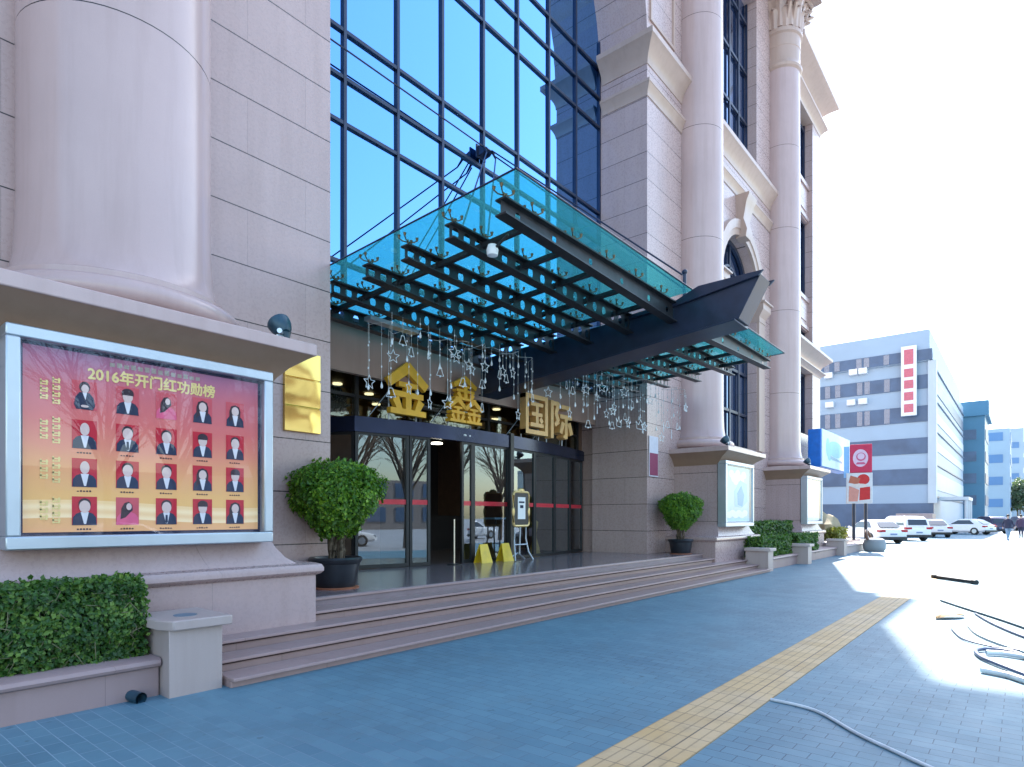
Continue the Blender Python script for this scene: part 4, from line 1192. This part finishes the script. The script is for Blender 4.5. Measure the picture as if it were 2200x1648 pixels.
# drain spout at the foot of the planter
dsp = MB(); dsp.cyl((2.02, 5.99, .045), (2.05, 5.84, .04), .05, .05, 16, 0, False); dsp.cyl((2.02, 5.98, .045), (2.05, 5.845, .04), .04, .04, 16, 0, False)
tag(dsp.build('drain_spout', M['lamp_blue']), 'short dark pipe end at the foot of the planter wall', 'pipe')

# ---------------------------------------------------------------- signs on the right
bs = empty('shop_sign', (32.6, 7.35, 3.85), 'projecting shop sign with blue end and pale blue picture', 'sign')
MB().box(-2.7, 3.1, -.42, .12, 0, 1.70).build('box', mat('bright_blue_sign', (.0, .13, .50), .35), bs, .03)
MB().box(-2.6, 3.05, -.46, -.423, .04, 1.70).build('face', flat('sign_pale_face', (.72, .82, .86)), bs)
q = MB(); poly_fill(q, ellipse(-1.6, .95, .35, .42), -.465, 0); poly_fill(q, ellipse(-.1, .95, 1.5, .38), -.467, 0); poly_fill(q, ellipse(-1.3, .55, .35, .2), -.468, 0); poly_fill(q, [(-1.2, .45), (1.3, .38), (1.3, .46), (-1.1, .6)], -.469, 1)
q.build('picture', [flat('sign_teal', (.42, .66, .72)), flat('sign_grey', (.40, .52, .56))], bs, 0, False, False)
rsn = empty('red_signboard', (33.4, 6.0, .5), 'tall red and white signboard on two dark posts beside parked cars', 'sign', None, R(-78))
for x in (-.28, .22): MB().cyl((x, 0, 0), (x, 0, 1.9), .07, None, 10).build('post', M['navy'], rsn)
MB().box(-.60, .50, -.09, .09, 1.75, 3.22).build('lower_panel', flat('sign_white_panel', (.70, .66, .66)), rsn, .02)
q = MB(); poly_fill(q, [(-.50, 1.85), (-.12, 1.85), (-.05, 2.4), (-.48, 2.6)], -.093, 1); poly_fill(q, [(-.05, 1.9), (.40, 1.95), (.40, 2.55), (-.02, 2.5)], -.094, 0); poly_fill(q, ellipse(.12, 2.9, .26, .25), -.095, 0); poly_fill(q, [(-.5, 2.75), (-.1, 2.65), (.0, 2.95), (-.42, 3.1)], -.096, 2); poly_fill(q, ellipse(-.05, 2.6, .35, .10), -.097, 3)
q.build('print', [flat('sign_print_red', (.60, .05, .05)), flat('sign_print_salmon', (.68, .30, .24)), flat('sign_print_brown', (.50, .16, .10)), flat('sign_print_cream', (.75, .62, .56))], rsn, 0, False, False)
MB().box(-.45, .48, -.11, .11, 3.225, 4.58).build('upper_panel', flat('sign_red', (.58, .05, .10)), rsn, .03)
q = MB(); poly_fill(q, ellipse(-.0, 3.92, .32, .42, 24), -.114, 0); poly_fill(q, ellipse(.02, 3.98, .20, .20), -.118, 1); poly_fill(q, ellipse(.02, 4.0, .15, .15), -.122, 0); poly_fill(q, [(-.20, 3.62), (.22, 3.62), (.16, 3.72), (-.14, 3.72)], -.118, 1)
q.build('emblem', [flat('emblem_pale', (.72, .50, .60)), flat('emblem_red', (.60, .12, .22))], rsn, 0, False, False)
MB().box(-.70, -.47, -.05, .05, 3.0, 4.5).build('side_flag', flat('pale_blue_edge', (.30, .50, .78)), rsn)
# sunlit low walls, boulder, shrub and the round object at the far edge
mb = MB(); mb.box(29.0, 36.2, 6.5, 7.9, -.05, .50); mb.box(29.0, 36.2, 5.9, 6.5, -.05, .30); mb.rects([(28.95, 36.3, 5.86, 6.5, .30), (28.95, 36.3, 5.86, 6.5, .36)])
tag(mb.build('kerb_planter', M['pale_stone'], None, .02), 'sunlit stepped grey stone planter edge below the red signboard', 'planter')
b_ = MB(); b_.ell((32.2, 7.3, 1.15), .95, .55, .62, 0, 16, 9, .5)
tag(b_.build('boulder', stone('tan_boulder', (.42, .34, .22), .8)), 'tan rounded boulder behind the yellow green shrub', 'boulder')
hedge('low_shrub', 31.5, 33.3, 6.6, 7.1, .5, 1.1, 'yellow green low shrub before the tan boulder', 1800, .12, 9, 'dry_leaf', 'shrub', .16)
rd = empty('stone_drum', (33.0, 5.35, 0), 'grey round drum with a brown hooped cap at the planter end', 'drum')
MB().lathe([(.38, 0), (.46, .12), (.48, .35), (.42, .55), (.30, .62), (.02, .64)], 0, 0, 22).build('drum', M['asphalt'], rd)
MB().tube([(.42 * math.cos(R(a)), .42 * math.sin(R(a)) * .3 + .2, .55 + .42 * math.sin(R(a))) for a in range(0, 181, 15)], .06, 8).build('hoop', mat('brown_hoop', (.16, .08, .05), .5), rd)

# ---------------------------------------------------------------- things lying on the pavement
def hose(name, pts, r, m, label, cat='hose'):
    # Catmull-Rom through the points
    P_ = [Vector(p_) for p_ in pts]; out = []
    for i in range(len(P_) - 1):
        a, b_, c_, d = P_[max(i - 1, 0)], P_[i], P_[i + 1], P_[min(i + 2, len(P_) - 1)]
        for k in range(8):
            t_ = k / 8
            out.append(.5 * ((2 * b_) + (c_ - a) * t_ + (2 * a - 5 * b_ + 4 * c_ - d) * t_ ** 2 + (3 * b_ - a - 3 * c_ + d) * t_ ** 3))
    out.append(P_[-1])
    return tag(MB().tube(out, r, 8).build(name, m), label, cat)
M['hose'] = mat('pale_hose', (.62, .66, .70), .4)
M['smear_blue'] = mat('navy_smear', (.05, .08, .16), .4)
hose('water_hose', [(5.57, 1.69, .014), (5.49, 1.32, .014), (5.10, .94, .014), (4.88, .675, .014), (4.70, .45, .014), (4.45, .12, .014), (4.1, -.4, .014)], .013, M['hose'], 'pale hose lying across the paving from the yellow strip to the lower right')
hose('looped_smear', [(7.2, -.7, .03), (8.2, -.22, .03), (9.15, .02, .03), (9.3, .25, .03), (9.12, .42, .03), (8.75, .38, .03), (8.4, .22, .03), (7.6, -.25, .03)], .022, M['smear_blue'], 'dark blue tube looped on the paving at right, standing in for a smeared streak')  # loop and tubes below stand in for smeared sun and shade streaks
hose('white_smear', [(9.0, .33, .035), (9.05, .15, .035), (8.9, -.12, .035), (8.3, -.7, .035)], .030, M['white'], 'thick white tube for a bright smeared streak inside the dark blue loop at right')
hose('white_smear', [(7.95, .33, .035), (7.85, .12, .035), (7.60, -.10, .035), (7.0, -.8, .035)], .032, M['white'], 'thick white tube for a bright smeared streak nearest the camera at the right edge')
hose('smear_tube', [(11.2, .62, .02), (10.4, .47, .02), (9.7, .17, .02), (9.0, -.3, .02)], .016, M['silver'], 'silver grey tube for a smeared streak from the brown leaf to the right edge', 'streak')  # added tubes imitating smeared streaks in the sun patch
hose('smear_tube', [(10.7, .78, .02), (9.9, .60, .02), (9.55, .30, .02), (9.45, -.05, .02), (9.0, -.6, .02)], .012, M['smear_blue'], 'thin dark tube for a smeared streak between the silver grey and looped tubes', 'streak')
hose('smear_tube', [(12.6, .60, .02), (11.6, .35, .02), (10.6, .0, .02), (9.8, -.4, .02)], .018, M['smear_blue'], 'dark tube for a smeared streak just beyond the brown leaf', 'streak')
hose('smear_tube', [(14.2, 1.20, .02), (13.4, .85, .02), (12.2, .30, .02), (11.0, -.2, .02)], .020, M['lamp_blue'], 'dark teal tube for a smeared streak between the steel bar and the brown leaf', 'streak')
br_ = empty('steel_bar', (18.85, 1.33, 0), 'black ended grey steel bar lying on the sunlit pavement', 'bar')
q = MB(); q.cyl((.50, .42, .05), (-.48, -.41, .05), .045, None, 12); q.build('bar', M['steel'], br_)
for s_ in (1, -1):
    q = MB(); q.cyl((s_ * .57, s_ * .48, .05), (s_ * .47, s_ * .40, .05), .062, None, 12); q.build('end_cap', M['black'], br_)
q = MB(); q.loft([[(x, y - w_, z), (x, y, z + .03), (x, y + w_, z), (x, y, z - .005)] for x, y, z, w_ in ((-.30, .12, .02, .01), (-.15, .06, .05, .09), (.02, 0, .07, .14), (.18, -.08, .05, .12), (.30, -.18, .02, .02))])
o = q.build('brown_leaf', mat('dry_brown', (.32, .19, .08), .7)); o.location = (11.9, .92, .005); tag(o, 'large curled dry brown leaf on the paving beside the dark tube', 'leaf')

# ---------------------------------------------------------------- parked cars
M['car_white'] = mat('white_car_paint', (.72, .73, .75), .18, 0, .6, .03)
M['car_dark'] = mat('dark_violet_car_paint', (.03, .025, .07), .18, 0, .6, .05)
M['car_glass'] = mat('car_window_glass', (.02, .03, .045), .06, 0, .8, .05)
M['tail'] = mat('tail_lamp', (.35, .01, .02), .2)
M['tyre'] = mat('tyre_rubber', (.02, .02, .02), .8)
M['plate'] = mat('number_plate', (.16, .22, .38), .4)
def car(kind, paint):
    """nose towards +X, origin on the ground at the middle"""
    root = empty('parked_car', (0, 0, 0), None, None)
    L_, W_ = (4.55, .90); suv = kind == 'suv'
    H_ = 1.68 if suv else 1.45
    bz = .98 if suv else .90
    st = [(-2.27, .66, .42, bz - .18), (-2.22, .80, .30, bz - .04), (-1.9, .88, .24, bz + .02), (-1.2, .9, .22, bz + .02), (0, .9, .22, bz), (1.0, .9, .22, bz - .02), (1.7, .87, .24, bz - .12), (2.1, .80, .28, bz - .22), (2.27, .62, .40, bz - .36)]
    b = MB(); lp = []
    for x, w_, z0, z1 in st:
        lp.append([(x, -w_ * .86, z0), (x, -w_, z0 + .14), (x, -w_ * 1.0, (z0 + z1) / 2 + .05), (x, -w_ * .93, z1 - .05), (x, -w_ * .84, z1), (x, w_ * .84, z1), (x, w_ * .93, z1 - .05), (x, w_, (z0 + z1) / 2 + .05), (x, w_, z0 + .14), (x, w_ * .86, z0)])
    b.loft(lp)
    if suv: cs = [(-2.12, .74, bz, bz + .02), (-1.95, .72, bz, H_ - .22), (-1.7, .70, bz, H_ - .05), (-1.0, .69, bz, H_), (0, .69, bz, H_), (.35, .68, bz, H_ - .06), (1.15, .74, bz - .03, bz)]
    else: cs = [(-1.95, .74, bz, bz + .02), (-1.35, .66, bz, H_ - .12), (-.95, .63, bz, H_ - .02), (-.4, .63, bz, H_), (.15, .63, bz, H_ - .05), (.55, .66, bz, H_ - .22), (1.1, .74, bz - .03, bz)]
    def cab(x, w_, z0, z1): return [(x, -.80, z0 - .05), (x, -.80, z0), (x, -w_, z1 - .06), (x, -w_ * .88, z1), (x, w_ * .88, z1), (x, w_, z1 - .06), (x, .80, z0), (x, .80, z0 - .05)]
    b.loft([cab(*c_) for c_ in cs])
    b.build('body', paint, root)
    # glazing, slightly proud of the cabin
    (xa, wa, za, ya), (xb, wb_, zb_, yb_) = cs[0], cs[1 if suv else 1]
    q = MB(); q.loft([[(xa - .01 + .05, -.62, za + .06), (xa - .01 + .05, .62, za + .06), (xb - .012 + .02, wb_ * .80, yb_ - .05), (xb - .012 + .02, -wb_ * .80, yb_ - .05)], [(xa + .09, -.62, za + .05), (xa + .09, .62, za + .05), (xb + .06, wb_ * .80, yb_ - .06), (xb + .06, -wb_ * .80, yb_ - .06)]])
    for i, v in enumerate(q.v): q.v[i] = (v[0] - .06, v[1], v[2] + .03)
    q.build('rear_window', M['car_glass'], root)
    for s_ in (-1, 1):
        pts = [(cs[1][0] + .05, bz + .06), (cs[2][0] + .1, H_ - .13), (cs[-3][0], H_ - .14), (cs[-1][0] - .32, bz + .05)]
        q = MB(); loops = []
        for o_ in (.012, -.03):
            loops.append([(x, s_ * (.80 - (.80 - .66) * (z - bz) / (H_ - .06 - bz) + o_), z) for x, z in pts])
        q.loft(loops); q.build('side_window', M['car_glass'], root)
        q = MB(); q.box(-2.275, -2.0, s_ * .66 - .19, s_ * .66 + .19, bz - .20, bz - .06); q.build('tail_lamp', M['tail'], root, .02)
        q = MB(); q.box(2.0, 2.2, s_ * .62 - .16, s_ * .62 + .16, bz - .36, bz - .25); q.build('headlamp', M['silver'], root, .02)
        q = MB(); q.ell((.75, s_ * .98, bz + .06), .07, .11, .07); q.build('mirror', paint, root)
        for x in (-1.38, 1.38):
            q = MB(); q.cyl((x, s_ * .70, .33), (x, s_ * .915, .33), .33, None, 22); wt = q.build('wheel', M['tyre'], root)
            q = MB(); q.cyl((x, s_ * .90, .33), (x, s_ * .925, .33), .20, None, 14); q.build('rim', M['silver'], wt)
    MB().box(-2.31, -2.2, -.82, .82, .24, .42).build('bumper', M['black'], root, .03)
    MB().box(-2.30, -2.24, -.20, .20, .53, .62).build('number_plate', M['plate'], root)
    return root
protos_c = {}
for kind, paint, x, y, hd_, lab in (('sedan', 'car_white', 44.6, 7.4, 40, 'white sedan parked directly behind the posts of the red signboard'),
                                ('suv', 'car_white', 50.6, 6.7, 38, 'tall white hatchback car, second in the parked row'),
                                ('sedan', 'car_white', 60.2, 5.9, 25, 'white sedan with its rear number plate toward the camera, third in the row'),
                                ('sedan', 'car_white', 71.0, 4.2, 62, 'white sedan seen from its side, fourth in the row beside the dark car'),
                                ('suv', 'car_dark', 76.5, 2.7, 30, 'dark violet car at the far end of the parked row'),
                                ('suv', 'car_dark', 96.0, .35, 20, 'dark car in the distance cut by the right edge')):
    key = (kind, paint)
    if key in protos_c: o = copy_tree(protos_c[key])
    else: o = protos_c[key] = car(kind, M[paint])
    o.location = (x, y, 0); o.rotation_euler = (0, 0, R(hd_))
    tag(o, lab, 'car', 'cars parked before the striped office block')
# cars across the street, seen mirrored in the door glass
for x, y, hd_, lab in ((9, -13.5, 0, 'white sedan across the street, mirrored in the left door pane'), (26, -13.5, 180, 'white sedan across the street, mirrored in the middle door panes'), (33, -13.6, 0, 'white sedan across the street, mirrored in the right door pane')):
    o = copy_tree(protos_c[('sedan', 'car_white')]); o.location = (x, y, -.06); o.rotation_euler = (0, 0, R(hd_)); tag(o, lab, 'car', 'cars parked across the street')

# ---------------------------------------------------------------- people
def person(loc, rz, label, coat, legs, stride=.22, phase=1):
    nodes = {'pelvis': (0, 0, .95, .15, .11), 'waist': (0, 0, 1.08, .145, .105), 'chest': (0, .01, 1.30, .17, .12), 'neckb': (0, .0, 1.46, .075, .07), 'neck': (0, .01, 1.53, .052, .055), 'head': (0, .03, 1.63, .078, .095), 'crown': (0, .02, 1.73, .06, .075)}
    edges = [('pelvis', 'waist'), ('waist', 'chest'), ('chest', 'neckb'), ('neckb', 'neck'), ('neck', 'head'), ('head', 'crown')]
    for s_, nm in ((-1, 'l'), (1, 'r')):
        f_ = stride * s_ * phase
        nodes.update({nm + 'hip': (s_ * .10, 0, .88, .095, .10), nm + 'knee': (s_ * .10, f_ * .55 + .03, .50, .062, .065), nm + 'ank': (s_ * .10, f_ - (.10 if f_ < 0 else 0), .10 + (.05 if f_ < 0 else 0), .04, .045), nm + 'toe': (s_ * .12, f_ + .16 - (.08 if f_ < 0 else 0), .035, .035, .03),
                      nm + 'sh': (s_ * .18, 0, 1.42, .07, .07), nm + 'elb': (s_ * .26, -f_ * .5 - .04, 1.14, .045, .048), nm + 'wri': (s_ * .25, -f_ * .9 + .08, .92, .03, .032), nm + 'hand': (s_ * .25, -f_ * .9 + .11, .84, .022, .036)})
        edges += [('pelvis', nm + 'hip'), (nm + 'hip', nm + 'knee'), (nm + 'knee', nm + 'ank'), (nm + 'ank', nm + 'toe'), ('chest', nm + 'sh'), (nm + 'sh', nm + 'elb'), (nm + 'elb', nm + 'wri'), (nm + 'wri', nm + 'hand')]
        for k in range(5):       # five short fingers
            nn = nm + 'f%d' % k
            b_ = nodes[nm + 'hand']; dx = s_ * (-.03 + .015 * k) if k else s_ * -.045
            nodes[nn] = (b_[0] + dx * .4, b_[1] + (.03 - .013 * k), b_[2] - (.07 if k else .03), .009, .009); edges.append((nm + 'hand', nn))
    names = list(nodes); me = bpy.data.meshes.new('person')
    me.from_pydata([nodes[n_][:3] for n_ in names], [(names.index(a), names.index(b_)) for a, b_ in edges], [])
    o = bpy.data.objects.new('person', me); col.objects.link(o)
    sk = o.modifiers.new('skin', 'SKIN'); sk.use_smooth_shade = True
    for n_, v in zip(names, me.skin_vertices[0].data): v.radius = nodes[n_][3:5]; v.use_root = n_ == 'pelvis'
    o.modifiers.new('sub', 'SUBSURF').levels = 1; o.modifiers['sub'].render_levels = 1
    bpy.context.view_layer.update()
    m2 = bpy.data.meshes.new_from_object(o.evaluated_get(bpy.context.evaluated_depsgraph_get()))
    o.modifiers.clear(); o.data = m2
    m2.materials.clear()
    for k in (coat, legs, 'skin', 'shoe'): m2.materials.append(M[k])
    for p_ in m2.polygons:
        c_ = p_.center
        if c_.z > 1.50 or (abs(c_.x) > .19 and c_.z < .93 and c_.z > .7): p_.material_index = 2
        elif c_.z > .92 or (abs(c_.x) > .19 and c_.z > .7): p_.material_index = 0
        elif c_.z > .09: p_.material_index = 1
        else: p_.material_index = 3
    o.location = loc; o.rotation_euler = (0, 0, rz); tag(o, label, 'person', None)
    hr = MB(); hr.ell((0, .005, 1.70), .092, .11, .10, 0, 14, 8); hr.ell((0, -.03, 1.64), .085, .085, .09, 0, 12, 7); hr.build('hair', M['hair'], o)
    jk = MB(); jk.loft([[(a * math.cos(t_ * math.pi / 8), b_ * math.sin(t_ * math.pi / 8), z) for t_ in range(16)] for a, b_, z in ((.20, .155, .84), (.195, .15, 1.0), (.19, .145, 1.15), (.215, .155, 1.33), (.19, .13, 1.43), (.09, .085, 1.49))]); jk.build('jacket', M[coat], o)
    fc = MB(); fc.ell((-.03, .118, 1.655), .012, .006, .008); fc.ell((.03, .118, 1.655), .012, .006, .008); fc.ell((0, .125, 1.585), .025, .008, .007); fc.build('face_features', M['hair'], o)
    return o
M['coat_navy'] = mat('dark_navy_cloth', (.03, .03, .06), .8); M['coat_violet'] = mat('dark_violet_cloth', (.07, .04, .08), .8)
M['jeans'] = mat('pale_blue_jeans', (.22, .30, .40), .85); M['skin'] = mat('skin', (.55, .36, .28), .5); M['shoe'] = mat('shoe', (.02, .02, .02), .5); M['hair'] = mat('black_hair', (.015, .013, .012), .5)
person((53.3, .78, 0), R(110), 'person in dark jacket and pale jeans walking across the sunlit ground', 'coat_navy', 'jeans')
person((60.0, .12, 0), R(80), 'person in dark violet coat cut by the right edge of the photo', 'coat_violet', 'coat_navy', .18, -1)

# ---------------------------------------------------------------- buildings down the street
M['fb_white'] = mat('pale_panel_band', (.33, .43, .53), .5, 0, .5, .05, .3)
M['fb_side'] = mat('pale_side_wall', (.50, .56, .60), .5, 0, .5, .06, .4)
M['fb_band'] = mat('blue_grey_window_band', (.085, .135, .215), .4, .0, .4, .2, .5)
M['fb_glass'] = glass_mat('far_glass', (0, 0, 0), (.6, .8, 1), .25, 0, False, (.03, .07, .12))
FX, FY = 74.0, 6.9
ob = empty('striped_office_block', (FX, FY, 0), 'six storey office block with white and blue grey stripes', 'building')
OP = Matrix.Translation((FX, FY, 0)).inverted()
def op(o, par=None):
    o.parent = par or ob
    if not par: o.matrix_parent_inverse = OP
    return o
mb = MB(); mb.box(FX, 114, FY, 34, -.1, 18.0)
op(mb.build('wall', M['fb_white']))
mb = MB(); mb.box(FX - .35, 112, 7.15, 34, 17.2, 20.3); op(mb.build('parapet', M['fb_white']))
bands = [(-.1, 3.0), (4.9, 6.5), (8.0, 9.6), (11.2, 12.8), (14.5, 15.9), (17.25, 18.35)]
for z0, z1 in bands:
    mb = MB(); xo = .08 if z1 < 17 else .42
    mb.box(FX - xo, FX + .3, FY + .03 if z1 > 17 else FY - .06, 33.9, z0, z1)
    w_ = op(mb.build('window_band', M['fb_band']))
    if z0 > 10:
        for y in (10.6, 12.4, 13.1, 15.2, 16.2): MB().box(FX - xo - .03, FX - xo + .05, y, y + .5, z0 + .05, z1 - .05).build('pane', M['fb_glass'], w_)
for z0, z1 in ((4.4, 6.2), (14.3, 15.6), (11.3, 12.3), (8.4, 9.3)):
    mb = MB(); mb.box(FX + 1.5, 113, FY - .09, FY + .2, z0, z1); op(mb.build('side_window_band', M['fb_band'] if z0 > 14 else M['fb_side']))
for z in (3.6, 6.9, 10.3, 13.4, 16.6):
    mb = MB(); mb.box(FX + .2, 113.5, FY - .16, FY + .2, z, z + .16); op(mb.build('string_course', M['fb_band']))
mb = MB(); mb.box(FX - .25, FX + .6, FY - .3, FY + .4, 3.0, 17.2); op(mb.build('corner_pier', M['fb_side']))
for y, z in ((12.6, 16.7), (13.5, 16.7), (15.9, 16.7), (12.6, 13.5), (13.7, 13.5), (15.8, 13.5)):
    mb = MB(); mb.box(FX - .55, FX - .02, y, y + .8, z, z + .6); mb.cyl((FX - .55, y + .4, z + .3), (FX - .58, y + .4, z + .3), .22, None, 14); op(mb.build('air_conditioner', M['white'], None, .03))
sg = empty('vertical_sign', (FX - .7, 8.85, 11.8), 'tall white vertical sign with five red characters on the striped office block', 'sign')
MB().box(-.15, .15, -.66, .66, 0, 7.0).build('board', M['white'], sg)
rsd = random.Random(4)
for k, z in enumerate((.75, 1.95, 3.15, 4.3, 5.9)):
    q = MB(); h_ = .42 if k < 4 else .75
    q.box(-.19, -.152, -.40, .40, z - h_, z + h_)
    q.build('character_block', mat('sign_character_red', (.58, .14, .18), .6), sg, .015)
op(MB().box(FX + 1, FX + 7.5, FY - 2.8, FY - .4, 3.3, 3.6).build('entrance_canopy', M['fb_side']))
for x in (FX + 1.3, FX + 4, FX + 7.2): op(MB().cyl((x, FY - 2.6, 0), (x, FY - 2.6, 3.3), .16, None, 10).build('canopy_column', M['fb_side']))
tag(MB().box(70.5, 73.2, 6.6, 9.6, -.05, 1.95).build('low_wall_block', M['pale_stone'], None, .05), 'low beige stone block at the foot of the striped office block', 'wall')
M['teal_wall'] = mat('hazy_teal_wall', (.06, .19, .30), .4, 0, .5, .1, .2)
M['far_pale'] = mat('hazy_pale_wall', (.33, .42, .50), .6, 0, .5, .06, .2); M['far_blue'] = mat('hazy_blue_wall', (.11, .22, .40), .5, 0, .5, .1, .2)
def far_block(name, x0, x1, y0, y1, h_, wall, label, bandm=None, step=3.3, crown=0):
    root = empty(name, (x0, y0, 0), label, 'building')
    MB().box(0, x1 - x0, 0, y1 - y0, -.1, h_).build('wall', wall, root)
    k = 0; z = 3.4
    while z + 1.6 < h_:
        q = MB(); q.box(1, x1 - x0 - 1, -.08, .2, z, z + 1.5); q.box(-.08, .2, 1, y1 - y0 - 1, z, z + 1.5); q.build('window_band', bandm or M['fb_glass'], root); z += step
    if crown: MB().box(-.5, x1 - x0 + .5, -.5, y1 - y0 + .5, h_, h_ + crown).build('parapet', wall, root)
    return root
far_block('teal_tower', 116, 128, 4.4, 12, 16.8, M['teal_wall'], 'teal tower with a wider cap beyond the striped office block', M['fb_band'], 3.3, 2.2)
far_block('pale_office', 142, 160, 1.8, 9.5, 17.6, M['far_pale'], 'pale office block beyond the teal tower', M['far_blue'], 4.0)
far_block('pale_tower', 205, 225, -.2, 9, 24.5, M['far_pale'], 'last hazy pale tower at the end of the street', M['far_blue'], 4.0)

# ---------------------------------------------------------------- trees
def tree(name, loc, h_, r_, label, grp, bare=False, seed=1, n=2200):
    rnd = random.Random(seed)
    root = empty(name, loc, label, 'tree', grp)
    tr = MB(); tips = []
    tr.tube([(0, 0, -.1), (.05, .03, h_ * .2), (0, .06, h_ * .42)], lambda s_: .16 - .05 * s_, 8)
    for k in range(14 if bare else 6):
        a = k * 2.4; z0 = h_ * (.30 + .012 * k); ln = r_ * rnd.uniform(.7, 1.1)
        p0 = Vector((0, .05, z0)); p1 = p0 + Vector((math.cos(a) * ln * .5, math.sin(a) * ln * .5, h_ * .26)); p2 = p0 + Vector((math.cos(a) * ln, math.sin(a) * ln, h_ * rnd.uniform(.42, .62)))
        tr.tube([p0, p1, p2], lambda s_: .075 - .05 * s_, 6); tips += [p1, p2]
        if bare:
            for j in range(7):
                s0 = p0.lerp(p1, rnd.uniform(.4, 1)) if j < 3 else p1.lerp(p2, rnd.random())
                an = a + rnd.uniform(-1.2, 1.2); l2 = r_ * rnd.uniform(.3, .6); e_ = s0 + Vector((math.cos(an) * l2, math.sin(an) * l2, l2 * rnd.uniform(.5, 1.3)))
                tr.tube([s0, s0.lerp(e_, .5) + Vector((0, 0, .1)), e_], lambda s_: .03 - .02 * s_, 4)
                for w_ in range(4):
                    s1 = s0.lerp(e_, rnd.uniform(.3, 1)); an2 = an + rnd.uniform(-1.4, 1.4); l3 = rnd.uniform(.4, .9)
                    tr.tube([s1, s1 + Vector((math.cos(an2) * l3, math.sin(an2) * l3, l3 * rnd.uniform(.2, 1.2)))], .010, 3)
    tr.build('trunk', M['twig'] if bare else M['trunk'], root)
    if not bare:
        cl = [(Vector((rnd.gauss(0, r_ * .45), rnd.gauss(0, r_ * .45), h_ * rnd.uniform(.45, .95))), r_ * rnd.uniform(.3, .55)) for _ in range(16)]
        mb = MB()
        def fn(q):
            c_, s_ = cl[q.randrange(len(cl))]; d = Vector((q.gauss(0, 1), q.gauss(0, 1), q.gauss(0, .8))).normalized()
            return c_ + d * s_ * q.random() ** .4, d
        leaves(fn, n, .45, rnd, mb); mb.build('crown', M['far_leaf'], root, 0, False, False)
    return root
for k, (x, y, h_) in enumerate(((150, -.3, 7.5), (163, .8, 9.0), (178, -1.5, 8.5), (190, .5, 10.5))):
    tree('street_tree', (x, y, 0), h_, 3.2, ['nearest hazy tree at the street end', 'second hazy tree at the street end, under the pale tower', 'hazy tree cut by the right edge at the street end', 'tallest and farthest hazy tree at the street end'][k], 'hazy trees at the end of the street', False, k + 1)
for k, (x, y) in enumerate(((7.2, -10.5), (9.6, -11), (12.4, -10.4), (26, -10.8), (33, -10.5))):
    tree('bare_tree', (x, y, 0), 8.5, 2.4, 'bare leafless tree across the street, number %d of the row mirrored in the door glass' % (k + 1) if False else ['bare tree mirrored at the left edge of the door glass', 'bare forked tree mirrored in the left door pane', 'bare tree mirrored beside the open doorway', 'bare tree mirrored in the middle door panes', 'bare tree mirrored in the right hand panes'][k], 'bare trees across the street', True, k + 20)
ocb = empty('opposite_building', (-10, -60, 0), 'low cream building across the street, seen only in reflections', 'building')
MB().box(0, 75, -12, 0, -.1, 6.5).build('wall', M['building_cream'], ocb)
for z in (1.0, 4.2):
    q = MB()
    for k in range(20): q.box(1.2 + k * 3.7, 3.6 + k * 3.7, -.1, .08, z, z + 1.9)
    q.build('window_row', M['fb_band'], ocb)

oct_ = empty('opposite_tower', (36, -62, 0), 'tall grey brown block across the street, mirrored in the brass plaque and door glass', 'building')
MB().box(0, 14, -10, 0, -.1, 24).build('wall', mat('opposite_brown', (.20, .15, .13), .7), oct_)
for k in range(6): MB().box(.8, 13.2, -.12, .08, 2.4 + 3.7 * k, 4.4 + 3.7 * k).build('window_band', M['fb_side'], oct_)
